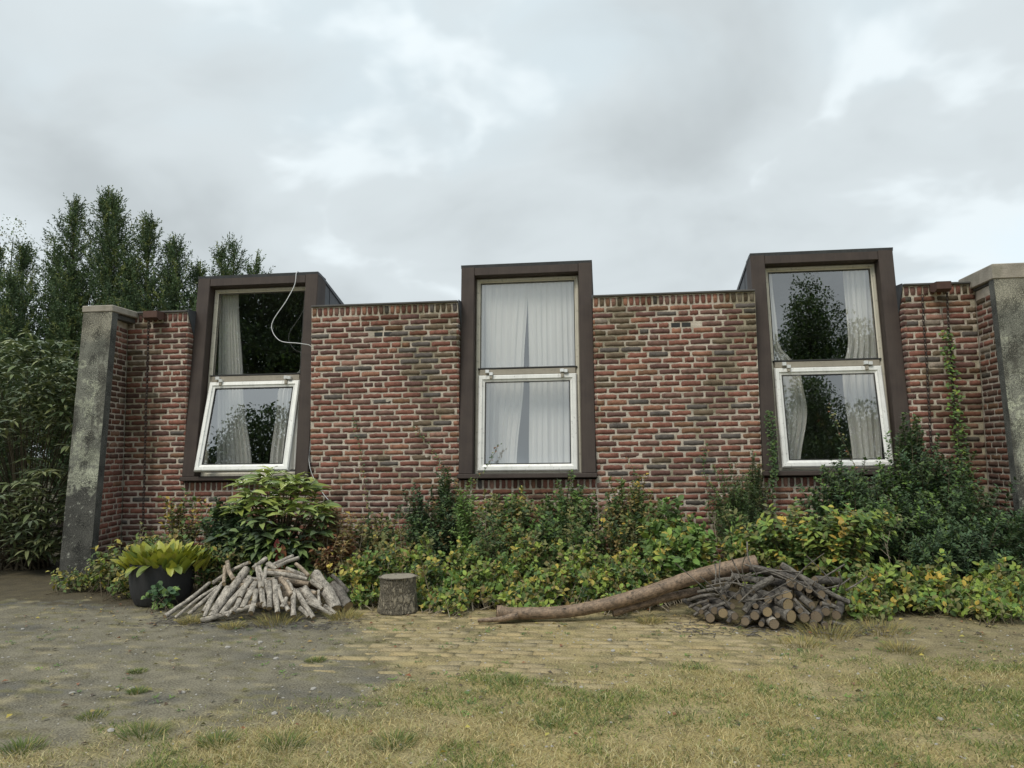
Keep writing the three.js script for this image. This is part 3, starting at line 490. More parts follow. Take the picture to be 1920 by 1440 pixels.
/* a shrub: twigs rise from the base to points in its lobes, leaves sit along them.
   lobes: [x, y, z, rx, ry, rz]; leaf: { L, W, step, rose, hang, flat } */
function shrub(name, label, category, group, o) {
  const cx = o.lobes.reduce((a, l) => a + l[0], 0) / o.lobes.length, cz = o.lobes.reduce((a, l) => a + l[2], 0) / o.lobes.length, base = o.base || [cx, cz];
  const g = thing(name, label, category, [base[0], 0, base[1]], group), lv = new Leaves(), stems = [];
  const vol = o.lobes.map((l) => Math.cbrt(l[3] * l[4] * l[5]) ** 2 * (l[6] || 1)), tot = vol.reduce((a, b) => a + b, 0);
  for (let k = 0; k < o.twigs; k++) {
    let s = rnd() * tot, li = 0; while (li < vol.length - 1 && (s -= vol[li]) > 0) li++;
    const l = o.lobes[li], dr = rdir(), rr = Math.pow(rnd(), o.bias ?? 0.45); const e = V(l[0] + dr.x * l[3] * rr, l[1] + dr.y * l[4] * rr, l[2] + dr.z * l[5] * rr); if (rnd() < 0.12) e.y += l[4] * R(0.2, 0.75); e.y = Math.max(e.y, 0.04); if (o.zmin !== undefined) e.z = Math.max(e.z, o.zmin);
    e.sub(g.position);
    const sp = o.spread ?? 0.12, b0 = V(R(-sp, sp) + (l[0] - base[0]) * (o.follow ?? 0.5), 0, R(-sp, sp) + (l[2] - base[1]) * (o.follow ?? 0.5));
    const m = b0.clone().lerp(e, 0.55); m.y = Math.max(e.y * 0.72, 0.02); m.x += R(-0.05, 0.05); m.z += R(-0.05, 0.05);
    const curve = new THREE.QuadraticBezierCurve3(b0, m, e), len = curve.getLength(), r0 = Math.min(0.009, 0.003 + len * 0.004) * (o.thick ?? 1);
    if (k % (o.stemEvery ?? 2) === 0) stems.push(tube([b0, curve.getPoint(0.35), curve.getPoint(0.7), e], (t) => r0 * (1 - 0.75 * t), 4, 6));
    const lf = o.leaf, from = o.from ?? 0.45, n = Math.max(2, Math.round(len * (1 - from) / lf.step));
    const tint = wpick(o.pal);
    for (let i = 0; i <= n; i++) {
      const t = from + (1 - from) * i / n, p = curve.getPoint(t), ax = curve.getTangent(t), rose = i === n ? (lf.tipRose ?? lf.rose ?? 2) : (lf.rose ?? 2);
      for (let q = 0; q < rose; q++) {
        const rd = rdir(); rd.addScaledVector(ax, -rd.dot(ax)).normalize(); const d = rd.multiplyScalar(1).addScaledVector(ax, lf.along ?? 0.5); d.y += lf.hang ?? 0.1;
        const up = V(R(-1, 1) * (lf.tumble ?? 0.5), 1, R(-1, 1) * (lf.tumble ?? 0.5) + (lf.face ?? 0.25)), c0 = rnd() < 0.6 ? tint : wpick(o.pal), k2 = R(0.85, 1.15), L = lf.L * R(0.6, 1.25);
        const off = p.clone().add(V(R(-1, 1), R(-1, 1), R(-1, 1)).multiplyScalar(lf.L * 0.25));
        lv.leaf(off, d, up, L, L * lf.W, [c0[0] * k2, c0[1] * k2, c0[2] * k2], lf.droop ?? 0.3, 0.3, lf.big);
      }
    }
  }
  if (stems.length) mesh('stem', mergeGeometries(stems), o.stemMat || M.stem, g);
  stuffPart(mesh('foliage', lv.geo(), M.leaf, g));
  return g;
}
// leaves large enough to pick apart are meshes of their own, sharing a few shapes and colours
function leafShapes(L, W, n, droop, fold, rnd1 = 0.8) { return [...Array(n)].map((_, i) => { const lv = new Leaves(); const d = droop * (0.6 + 0.8 * i / n); const N = 6, rows = []; for (let k = 0; k <= N; k++) { const t = k / N, w = W * 0.5 * Math.pow(Math.sin(Math.PI * Math.pow(Math.min(t * 0.97 + 0.02, 1), 0.85)), rnd1), y = -d * L * t * t, z = L * t; rows.push([lv.v(V(-w, y + fold * w, z), [1, 1, 1]), lv.v(V(0, y, z), [0.85, 0.85, 0.8]), lv.v(V(w, y + fold * w, z), [1, 1, 1])]); if (k) { const [a, b] = [rows[k - 1], rows[k]]; lv.I.push(a[0], a[1], b[1], a[0], b[1], b[0], a[1], a[2], b[2], a[1], b[2], b[1]); } } return lv.geo(); }); }
function leafMats(cols) { return cols.map((c) => phys({ color: lin(...c), vertexColors: true, roughness: 0.45, transmission: 0.28, thickness: 0, side: THREE.DoubleSide })); }
function orient(m, d, up) { d = d.clone().normalize(); const x = V(0, 0, 0).crossVectors(up, d).normalize(), y = V(0, 0, 0).crossVectors(d, x); m.quaternion.setFromRotationMatrix(new THREE.Matrix4().makeBasis(x, y, d)); }

// ------------------------------------------------------------------ planter with yellow-green leaves
seed(31);
{ const g = thing('planter_pot', 'large round black planter pot left of the log heap', 'pot', [-3.08, 0, 1.50]);
  mesh('bowl', new THREE.LatheGeometry([[0, 0.0], [0.20, 0.0], [0.225, 0.012], [0.262, 0.10], [0.277, 0.22], [0.280, 0.34], [0.284, 0.37], [0.272, 0.375], [0.264, 0.33], [0, 0.32]].map((p) => new THREE.Vector2(...p)), 40), M.pot, g);
  mesh('potting_soil', new THREE.CylinderGeometry(0.262, 0.255, 0.02, 24).translate(0, 0.352, 0), M.potSoil, g);
  const h = thing('potted_plant', 'dense tuft of upright yellow-green leaves growing in the black planter', 'plant', [-3.05, 0.36, 1.50]);
  const shp = leafShapes(0.17, 0.080, 4, 0.2, 0.3, 0.6), mats = leafMats([[0.44, 0.46, 0.06], [0.52, 0.52, 0.07], [0.34, 0.38, 0.055], [0.20, 0.26, 0.05], [0.46, 0.43, 0.09]]);
  for (let k = 0; k < 300; k++) { const a = rnd() * 6.283, r = Math.sqrt(rnd()), m = mesh('leaf', pick(shp), pick(mats), h); m.position.set(Math.cos(a) * r * 0.36, R(-0.03, 0.03) - 0.05 * r * r, Math.sin(a) * r * 0.25); const lean = 0.1 + r * 0.5; orient(m, V(Math.cos(a) * lean + R(-0.3, 0.3), R(0.75, 1.1), Math.sin(a) * lean * 0.8 + R(-0.3, 0.3)), V(-Math.cos(a) + R(-0.5, 0.5), 0.4, -Math.sin(a) + R(-0.5, 0.5) + 0.4)); m.scale.setScalar(R(0.65, 1.15)); }
  for (let k = 0; k < 7; k++) { const a = R(0.2, 2.9), m = mesh('leaf', pick(shp), pick(mats), h); m.position.set(Math.cos(a) * 0.26, 0.01, Math.sin(a) * 0.26); orient(m, V(Math.cos(a), R(-0.9, -0.1), Math.sin(a)), V(0, 1, 0.3)); m.scale.setScalar(R(0.6, 0.95)); }
}
// weed rosettes in front of the pot
shrub('weed', 'blue-green lobed weed growing up against the black planter', 'weed', null, { lobes: [[-2.86, 0.13, 1.82, 0.17, 0.10, 0.05]], twigs: 16, stemEvery: 1, from: 0.8, leaf: { L: 0.055, W: 0.95, step: 0.05, rose: 2, hang: 0.2, big: true, face: 0.9 }, pal: [[C.blue, 3], [C.mid, 1], [C.pale, 1]] });

// ------------------------------------------------------------------ spotted broadleaf shrub in front of the open sash
seed(33);
{ const g = thing('broadleaf_shrub', 'bushy evergreen shrub with large pointed yellow-green leaves under the open window', 'shrub', [-2.28, 0, 0.75]);
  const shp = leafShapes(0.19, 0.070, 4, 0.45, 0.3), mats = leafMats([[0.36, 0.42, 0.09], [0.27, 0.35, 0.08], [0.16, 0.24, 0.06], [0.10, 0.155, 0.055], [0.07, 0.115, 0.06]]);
  const red = leafMats([[0.45, 0.07, 0.06], [0.42, 0.15, 0.06]]), stems = [], lv = new Leaves();
  let n = 0;
  for (let k = 0; k < 250; k++) {
    const d = rdir(), rr = 0.6 + 0.4 * Math.pow(rnd(), 0.5), e = V(d.x * 0.58 * rr, 0.66 + d.y * 0.52 * rr, 0.12 + d.z * 0.42 * rr); if (e.y < 0.12) e.y = 0.12 + rnd() * 0.1; if (k >= 170) e.set(R(-0.52, 0.5), R(0.15, 0.62), R(0.22, 0.48));
    stems.push(tube([V(R(-0.08, 0.08), 0, R(-0.08, 0.08)), V(e.x * 0.35, e.y * 0.5, e.z * 0.35), V(e.x * 0.8, e.y * 0.85, e.z * 0.8), e], (t) => 0.009 * (1 - 0.7 * t), 5, 6));
    const high = e.y > 0.72, front = e.z > -0.1, cnt = 6 + Math.floor(rnd() * 3), ax = e.clone().sub(V(0, 0.25, 0)).normalize();
    for (let q = 0; q < cnt; q++) {
      const a = q / cnt * 6.283 + rnd() * 0.6, side = V(Math.cos(a), R(-0.15, 0.3), Math.sin(a)), dir = side.addScaledVector(ax, 0.45), p = e.clone().addScaledVector(ax, R(-0.05, 0.02)), sc = R(0.65, 1.1);
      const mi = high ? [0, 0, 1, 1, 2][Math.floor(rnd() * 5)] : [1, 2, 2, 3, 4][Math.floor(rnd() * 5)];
      if (front && n < 300 && (high || rnd() < 0.5)) { const m = mesh('leaf', pick(shp), mats[mi], g); m.position.copy(p); orient(m, dir, V(R(-0.3, 0.3), 1, R(-0.1, 0.5))); m.scale.setScalar(sc); n++; }
      else { const c = mats[mi].color; lv.leaf(p, dir, V(R(-0.4, 0.4), 1, R(-0.2, 0.4)), 0.19 * sc, 0.068 * sc, [c.r, c.g, c.b], 0.7, 0.3, true); }
    }
  }
  for (let q = 0; q < 5; q++) { const m = mesh('leaf', pick(shp), red[q % 2], g, 'leaf turned red'); m.position.set(0.18 + R(-0.02, 0.08), 0.55 - q * 0.05, 0.50); orient(m, V(R(-0.5, 0.5), -1, 0.4), V(0, 0.2, 1)); m.scale.setScalar(0.8); }
  mesh('stem', mergeGeometries(stems), M.stem, g); stuffPart(mesh('foliage', lv.geo(), M.leaf, g));
}
seed(34);
const small = { L: 0.055, W: 0.55, step: 0.035, rose: 2 };
shrub('rose_bush', 'dark blue-green leafy rose growing into the foot of the broadleaf shrub', 'rose bush', null, { lobes: [[-2.66, 0.62, 1.05, 0.30, 0.30, 0.22], [-2.45, 0.42, 1.15, 0.30, 0.25, 0.15]], twigs: 190, leaf: { L: 0.062, W: 0.6, step: 0.035, rose: 3, hang: 0.1 }, pal: [[C.blue, 4], [C.deep, 3], [C.mid, 1.5]] });
shrub('rose_bush', 'sparse rose with a few yellow leaves beside the rusty chain', 'rose bush', null, { lobes: [[-3.55, 0.72, 0.40, 0.38, 0.25, 0.18]], twigs: 34, stemEvery: 1, leaf: { L: 0.06, W: 0.6, step: 0.06, rose: 2 }, pal: [[C.mid, 3], [C.olive, 2], [C.yel, 1], [C.gold, 0.7]] });
shrub('withered_plant', 'reddish-brown withered plant right of the broadleaf shrub', 'plant', null, { lobes: [[-1.70, 0.58, 0.85, 0.28, 0.28, 0.2], [-1.62, 0.36, 1.0, 0.30, 0.24, 0.2]], twigs: 130, stemEvery: 1, stemMat: M.stemPale, leaf: { L: 0.055, W: 0.5, step: 0.03, rose: 3, droop: 0.6 }, pal: [[C.rust, 4], [C.tan, 3], [[0.20, 0.12, 0.05], 2], [C.olive, 1.5], [C.yel, 0.5]] });
shrub('leafy_weed', 'fresh green leafy sprout between the broadleaf shrub and the log heap', 'weed', null, { lobes: [[-2.12, 0.36, 1.18, 0.22, 0.22, 0.10]], twigs: 26, stemEvery: 1, leaf: { L: 0.08, W: 0.5, step: 0.05, rose: 2, big: true }, pal: [[C.fresh, 2], [C.mid, 2], [C.lime, 1]] });

// ------------------------------------------------------------------ undergrowth along the wall
seed(41);
const U1 = 'undergrowth along the foot of the brick wall';
const mixOlive = [[C.olive, 3], [C.mid, 3.6], [C.tan, 1.0], [C.yel, 0.5], [C.dark, 1.8], [C.fresh, 1]], mixLime = [[C.lime, 3.4], [C.fresh, 1.8], [C.yel, 1.5], [C.mid, 1.8], [C.olive, 1.4], [C.tan, 0.8], [C.dark, 0.6]], mixDark = [[C.dark, 4], [C.mid, 2.6], [C.deep, 1.5], [C.blue, 1], [C.fresh, 0.8]];
const low = { L: 0.047, W: 0.6, step: 0.024, rose: 2, tipRose: 3, hang: 0.15, face: 0.45, tumble: 0.9 };
shrub('climbing_shrub', 'dark small-leaved shrub climbing the bricks left of the middle window', 'shrub', U1, { lobes: [[-0.95, 0.72, 0.28, 0.26, 0.36, 0.16], [-0.70, 0.98, 0.20, 0.16, 0.20, 0.12], [-0.80, 0.45, 0.4, 0.34, 0.35, 0.2], [-0.55, 0.60, 0.3, 0.25, 0.3, 0.15]], zmin: 0.03, twigs: 240, leaf: { L: 0.042, W: 0.55, step: 0.028, rose: 3 }, pal: [[C.dark, 4], [C.blue, 2], [C.mid, 1.5], [C.tan, 0.4]] });
shrub('slender_weed', 'pale green feathery weed standing left below the middle window', 'weed', U1, { lobes: [[-0.42, 0.75, 0.55, 0.12, 0.28, 0.10], [-0.42, 0.4, 0.6, 0.18, 0.3, 0.12]], twigs: 60, leaf: { L: 0.045, W: 0.4, step: 0.02, rose: 3 }, pal: [[C.pale, 4], [C.fresh, 2]] });
shrub('olive_shrub', 'brownish olive shrub filling the gap behind the tree stump', 'shrub', U1, { lobes: [[-1.25, 0.42, 0.60, 0.35, 0.36, 0.3], [-1.15, 0.28, 1.0, 0.4, 0.28, 0.3], [-1.5, 0.35, 0.7, 0.25, 0.3, 0.2]], twigs: 240, leaf: low, pal: [[C.olive, 3], [C.tan, 2], [C.mid, 1.5], [C.yel, 0.6], [C.dark, 2]] });
shrub('olive_shrub', 'olive shrub with yellowing tips directly under the middle window', 'shrub', U1, { lobes: [[0.02, 0.60, 0.6, 0.42, 0.36, 0.28], [0.1, 0.38, 0.95, 0.48, 0.34, 0.28]], twigs: 380, leaf: low, pal: mixOlive });
shrub('green_shrub', 'mid-green shrub right below the middle window with long arching shoots', 'shrub', U1, { lobes: [[0.60, 0.66, 0.5, 0.36, 0.38, 0.26], [0.55, 0.40, 0.85, 0.44, 0.34, 0.3]], twigs: 380, leaf: low, pal: [[C.mid, 3.4], [C.dark, 2], [C.fresh, 1.2], [C.olive, 2]] });
shrub('olive_shrub', 'tawny shrub with orange tips below the right-hand brick panel', 'shrub', U1, { lobes: [[1.20, 0.72, 0.5, 0.36, 0.34, 0.26], [1.12, 0.38, 0.8, 0.42, 0.36, 0.3], [1.42, 0.5, 0.6, 0.3, 0.35, 0.25]], twigs: 330, leaf: low, pal: [[C.olive, 3], [C.tan, 1.2], [C.mid, 3], [C.gold, 0.3], [C.dark, 1.5]] });
shrub('green_shrub', 'fresh green shrub behind the raised end of the fallen trunk', 'shrub', U1, { lobes: [[1.60, 0.46, 0.95, 0.35, 0.28, 0.25], [1.62, 0.3, 1.2, 0.35, 0.26, 0.2]], twigs: 230, leaf: { ...low, L: 0.08, big: true }, pal: [[C.fresh, 3], [C.mid, 2], [C.lime, 1.2], [C.yel, 0.6]] });
shrub('needle_shrub', 'fine-leaved dark green shrub left of the right-hand window', 'shrub', U1, { lobes: [[2.25, 0.76, 0.35, 0.30, 0.34, 0.22], [2.30, 0.46, 0.5, 0.34, 0.34, 0.25], [2.5, 1.0, 0.16, 0.12, 0.24, 0.08]], zmin: 0.03, twigs: 420, leaf: { L: 0.034, W: 0.32, step: 0.018, rose: 3 }, pal: [[C.mid, 3], [C.dark, 3], [C.olive, 1], [C.fresh, 0.8]] });
// low yellow-green cover in front, plant by plant
const lowSpots = [[-1.28, 1.38, 0.28, 0.34], [-0.92, 1.22, 0.34, 0.44], [-0.50, 1.34, 0.34, 0.40], [-0.28, 1.62, 0.26, 0.22], [0.10, 1.36, 0.34, 0.42], [0.38, 1.60, 0.26, 0.26], [0.66, 1.34, 0.34, 0.38], [1.02, 1.42, 0.30, 0.36], [1.34, 1.36, 0.28, 0.36]];
const lowLab = ['yellow-green low plant between the log heap and the tree stump', 'yellow-green low plant rising behind the tree stump', 'yellow-green low plant just right of the tree stump', 'lowest yellow plant at the paving edge right of the stump', 'yellow-green low plant halfway between stump and fallen trunk', 'low yellowing plant at the paving edge by the thin end of the trunk', 'yellow-green low plant behind the thin end of the fallen trunk', 'yellow-green low plant behind the middle of the fallen trunk', 'yellow-green low plant where the fallen trunk lifts off the ground'];
lowSpots.forEach(([x, z, r, h], i) => shrub('low_plant', lowLab[i], 'plant', 'low yellow-green plants at the paving edge', { lobes: [[x, h * 0.60, z - 0.05, r * R(0.75, 1), h * R(0.4, 0.55), R(0.16, 0.24)], [x + r * 0.5, h * 0.8, z - 0.15, r * 0.5, h * 0.5, 0.15], [x - r * 0.6, h * 0.45, z + 0.05, r * 0.45, h * 0.4, 0.18], [x + R(-0.2, 0.2), 0.08, z + R(0.16, 0.30), r * R(0.4, 0.8), 0.07, 0.13, 0.8]], twigs: 165, follow: 1, spread: r * 0.6, from: 0.3, stemEvery: 1, stemMat: M.stemPale, leaf: { L: 0.052, W: 0.66, step: 0.036, rose: 2, tipRose: 4, hang: 0.25, face: 0.5, big: true, tumble: 0.8 }, pal: mixLime }));
// right-hand growth
seed(45);
shrub('dark_shrub', 'big dark green small-leaved shrub growing up over the right-hand window corner', 'shrub', U1, { lobes: [[3.25, 0.84, 0.45, 0.46, 0.32, 0.3], [3.85, 0.95, 0.4, 0.42, 0.40, 0.28], [4.25, 1.05, 0.25, 0.34, 0.42, 0.18, 0.55], [3.6, 0.55, 0.75, 0.6, 0.42, 0.35], [4.3, 0.55, 0.7, 0.45, 0.5, 0.35], [3.98, 1.42, 0.22, 0.16, 0.26, 0.12, 0.6]], zmin: 0.04, twigs: 900, follow: 0.6, spread: 0.3, leaf: { L: 0.046, W: 0.55, step: 0.03, rose: 3 }, pal: mixDark });
shrub('arching_shrub', 'arching yellow-green shrub leaning over the dark log stack', 'shrub', U1, { lobes: [[2.62, 0.60, 1.05, 0.36, 0.22, 0.22], [3.10, 0.66, 1.15, 0.42, 0.20, 0.22], [2.85, 0.40, 1.1, 0.45, 0.25, 0.24], [2.15, 0.46, 1.15, 0.25, 0.22, 0.16]], base: [2.8, 0.9], twigs: 330, leaf: { L: 0.075, W: 0.5, step: 0.042, rose: 2, hang: 0, big: true, face: 0.45 }, pal: [[C.lime, 2.8], [C.olive, 1.8], [C.mid, 2], [C.gold, 0.8], [C.fresh, 1.2]] });
shrub('fern_shrub', 'bluish green feathery shrub at the foot of the right-hand corner', 'shrub', U1, { lobes: [[4.1, 0.45, 1.0, 0.35, 0.25, 0.2], [4.55, 0.50, 0.8, 0.28, 0.32, 0.2], [3.75, 0.35, 1.15, 0.3, 0.22, 0.15]], twigs: 320, leaf: { L: 0.05, W: 0.38, step: 0.02, rose: 3 }, pal: [[C.blue, 4], [C.dark, 2], [C.mid, 1]] });
[[3.15, 1.55, 0.34, 0.30, 'low dull-yellow plant just right of the dark log stack'], [3.60, 1.45, 0.36, 0.30, 'low dull-yellow plant second to the right of the dark log stack'], [4.05, 1.50, 0.34, 0.28, 'low yellow-green plant below the feathery shrub'], [4.42, 1.36, 0.32, 0.26, 'low yellow-green plant at the far right picture edge']].forEach(([x, z, r, h, l]) => shrub('low_plant', l, 'plant', 'low plants right of the log stack', { lobes: [[x, h * 0.55, z, r * 0.9, h * 0.5, 0.24], [x + r * 0.4, h * 0.85, z - 0.2, r * 0.5, h * 0.5, 0.18], [x - r * 0.5, h * 0.4, z + 0.12, r * 0.5, h * 0.35, 0.2], [x + R(-0.2, 0.2), 0.08, z + R(0.2, 0.4), r * R(0.5, 0.9), 0.07, 0.15, 0.9]], twigs: 170, follow: 1, spread: r * 0.6, from: 0.4, leaf: { L: 0.058, W: 0.62, step: 0.04, rose: 2, tipRose: 4, hang: 0.2, face: 0.5, tumble: 0.8, big: true }, pal: [[C.olive, 2], [C.lime, 2.2], [C.mid, 2], [C.gold, 0.5], [C.fresh, 0.8]] }));
// climbers and shoots
function climber(name, label, pts, o) { const g = thing(name, label, 'climber', [pts[0][0], pts[0][1], pts[0][2]]), P = pts.map((p) => V(p[0] - pts[0][0], p[1] - pts[0][1], p[2] - pts[0][2])), lv = new Leaves(), c = new THREE.CatmullRomCurve3(P); mesh('stem', tube(P, (t) => (o.r ?? 0.004) * (1 - 0.6 * t), 5, 24, 0.2), o.mat || M.stem, g);
  const n = Math.round(c.getLength() / o.step); for (let i = 0; i < n; i++) { const t = Math.pow(rnd(), o.bias ?? 1) * (o.to ?? 1), p = c.getPoint(t); p.x += R(-1, 1) * (o.w ?? 0.03); p.y += R(-1, 1) * 0.03; p.z += R(0, 0.04); lv.leaf(p, V(R(-1, 1), R(-0.6, 0.5), R(0.1, 1)), V(R(-0.4, 0.4), 0.7, 0.8), o.L * R(0.6, 1.2), o.L * 0.6, wpick(o.pal), 0.3, 0.25); } stuffPart(mesh('foliage', lv.geo(), M.leaf, g)); return g; }
seed(47);
climber('climbing_vine', 'green climber twining up the overgrown chain in the right corner', [[4.45, 0, 0.2], [4.50, 0.8, 0.12], [4.47, 1.5, 0.10], [4.44, 2.2, 0.08], [4.40, 2.75, 0.08]], { L: 0.05, step: 0.0045, w: 0.06, bias: 1.5, to: 0.88, pal: [[C.fresh, 2], [C.lime, 1], [C.mid, 2], [C.dark, 1]], r: 0.006 });
climber('climbing_vine', 'ivy strand climbing the left jamb of the right-hand window', [[2.62, 0, 0.2], [2.66, 0.9, 0.12], [2.68, 1.3, 0.09], [2.66, 1.72, 0.05]], { L: 0.045, step: 0.006, w: 0.035, bias: 0.6, pal: [[C.dark, 3], [C.mid, 2]], r: 0.005 });
[[[-1.62, 0, 0.2], [-1.58, 0.7, 0.06], [-1.66, 1.2, 0.03], [-1.74, 1.72, 0.03], 'thin bare climber shoot on the bricks left of the middle window'], [[-0.75, 0.3, 0.2], [-0.72, 1.0, 0.06], [-0.86, 1.35, 0.03], [-1.08, 1.62, 0.03], 'long brown shoot reaching over the bricks towards the middle window'], [[-0.5, 0.3, 0.4], [-0.42, 0.95, 0.25], [-0.25, 1.2, 0.14], [-0.14, 1.42, 0.10], 'single dark shoot standing in front of the middle window glass'], [[2.0, 0.3, 0.25], [2.02, 0.9, 0.08], [1.99, 1.2, 0.05], [2.03, 1.38, 0.04], 'upright shoot on the bricks by the fine-leaved shrub'], [[3.55, 0.6, 0.4], [3.45, 1.1, 0.25], [3.33, 1.5, 0.12], [3.26, 1.75, 0.08], 'slender shoot across the right-hand window pane'], [[1.05, 0.5, 0.3], [1.25, 0.95, 0.12], [1.30, 1.05, 0.10], [1.20, 1.28, 0.05], 'arching shoot on the bricks right of the middle window']].forEach((p) => climber('shoot', p[4], p.slice(0, 4), { L: 0.035, step: 0.022, w: 0.02, bias: 0.8, pal: [[C.dark, 3], [C.olive, 2], [C.rust, 0.6]], r: 0.0035 }));
shrub('weed', 'ragged yellowing weeds around the foot of the left pier', 'weed', null, { lobes: [[-4.25, 0.12, 0.95, 0.40, 0.12, 0.16], [-3.85, 0.22, 1.0, 0.34, 0.22, 0.2], [-3.5, 0.14, 1.25, 0.3, 0.14, 0.2], [-3.75, 0.38, 0.75, 0.2, 0.18, 0.15]], twigs: 260, follow: 1, spread: 0.25, leaf: { L: 0.055, W: 0.6, step: 0.045, rose: 2 }, pal: [[C.mid, 3], [C.olive, 2], [C.yel, 1.2], [C.lime, 1]] });
shrub('leafy_shrub', 'mixed green shrub behind the planter and left of the log heap', 'shrub', null, { lobes: [[-2.62, 0.30, 1.32, 0.30, 0.26, 0.16], [-3.3, 0.35, 1.0, 0.3, 0.25, 0.2]], twigs: 190, follow: 1, spread: 0.2, leaf: { L: 0.055, W: 0.6, step: 0.04, rose: 2 }, pal: mixOlive });

// ------------------------------------------------------------------ trees
// conifer: several upright leaders, feathery upswept shoots of short needles
function conifer(label, leaders, group, dens = 1) { // leaders: [x, z, top, radius, bottom]
  const g = thing('conifer_tree', label, 'tree', [leaders[0][0], 0, leaders[0][1]], group), lv = new Leaves(), wood = [];
  leaders.forEach(([lx, lz, top, rad, bot], li) => {
    const x0 = lx - g.position.x, z0 = lz - g.position.z;
    wood.push(tube(li ? [V(x0 * 0.5, bot * 0.55, z0 * 0.5), V(x0, bot + 0.5, z0), V(x0, top - 0.1, z0)] : [V(0, 0, 0), V(x0 + 0.03, top * 0.5, z0), V(x0, top - 0.1, z0)], (t) => (li ? 0.035 : 0.09) * (1 - 0.9 * t) + 0.004, 6, 10));
    const hgt = top - bot, nb = Math.round(hgt * 52 * dens * (0.5 + rad));
    for (let b = 0; b < nb; b++) {
      const u = Math.pow(rnd(), 0.8), yE = bot + hgt * u, env = Math.min(rad, 0.03 + 0.40 * (top - yE)) * R(0.3, 1.2) * (1 + 0.5 * noise(yE * 2.3 + lx * 3, b % 7, 2)), a = rnd() * 6.283, lift = 0.5 + 0.8 * u;
      const lf = lift * R(0.6, 1.3), e = V(x0 + Math.cos(a) * env, yE, z0 + Math.sin(a) * env), s = V(x0, Math.max(bot * 0.5, yE - lf * env - 0.04), z0), dir = e.clone().sub(s).normalize();
      const n = Math.max(2, Math.round(s.distanceTo(e) / 0.13));
      for (let i = 0; i <= n; i++) {
        const t = i / n, p = s.clone().lerp(e, t); p.x += R(-0.04, 0.04); p.z += R(-0.04, 0.04);
        const ax = dir.clone().add(V(R(-0.5, 0.5), R(0.1, 0.6), R(-0.5, 0.5))).normalize(), sl = R(0.15, 0.34), base = rnd() < 0.16 ? [0.16, 0.19, 0.05] : rnd() < 0.5 ? [0.08, 0.13, 0.042] : [0.05, 0.09, 0.036], k = R(0.8, 1.25);
        for (let q = 0; q < 15; q++) { const w = q / 15, pp = p.clone().addScaledVector(ax, sl * w), rd = rdir(), d = ax.clone().multiplyScalar(0.8).add(rd.multiplyScalar(0.85)); const L = 0.068 * (1.1 - 0.4 * w), sd = V(0, 0, 0).crossVectors(d, rdir()).normalize().multiplyScalar(0.0095); d.normalize(); const c = [base[0] * k, base[1] * k, base[2] * k], i0 = lv.v(pp, c), i1 = lv.v(V(pp.x + d.x * L * 0.5 + sd.x, pp.y + d.y * L * 0.5 + sd.y, pp.z + d.z * L * 0.5 + sd.z), c), i2 = lv.v(V(pp.x + d.x * L, pp.y + d.y * L, pp.z + d.z * L), c), i3 = lv.v(V(pp.x + d.x * L * 0.5 - sd.x, pp.y + d.y * L * 0.5 - sd.y, pp.z + d.z * L * 0.5 - sd.z), c); lv.I.push(i0, i1, i2, i0, i2, i3); }
      }
    }
  });
  mesh('trunk', mergeGeometries(wood), M.barkTree, g); stuffPart(mesh('crown', lv.geo(), M.needle, g));
  return g;
}
seed(61);
const TG = 'conifers standing behind the left end of the house';
conifer('pointed conifer with a single slim tip, left of the twin-tipped one', [[-8.98, -5.0, 6.12, 0.95, 1.0], [-9.45, -5.2, 5.2, 0.8, 1.2], [-8.7, -4.6, 4.7, 0.8, 0.6]], TG);
conifer('tallest conifer with two slim tips side by side', [[-8.36, -5.1, 6.28, 0.85, 1.0], [-8.06, -4.9, 6.08, 0.85, 1.2], [-7.75, -5.0, 5.0, 0.8, 0.8]], TG);
conifer('open feathery conifer just left of the leftmost window', [[-7.40, -4.9, 5.66, 0.85, 1.0], [-7.05, -5.1, 5.2, 0.7, 1.2], [-6.75, -4.8, 5.2, 0.7, 1.0], [-7.35, -4.3, 4.3, 0.8, 0.8]], TG);
conifer('low broad conifer top showing above the leftmost window', [[-6.2, -5.4, 5.15, 0.75, 1.4], [-5.85, -5.2, 5.22, 0.6, 1.8], [-5.45, -5.3, 4.95, 0.55, 1.8], [-6.4, -4.9, 4.7, 0.8, 1.0]], TG);
conifer('bushy yellowish conifer at the left picture edge', [[-10.0, -5.0, 5.3, 0.9, 1.0], [-10.6, -5.0, 5.35, 0.9, 1.0], [-9.6, -4.3, 4.6, 0.9, 0.8]], TG);
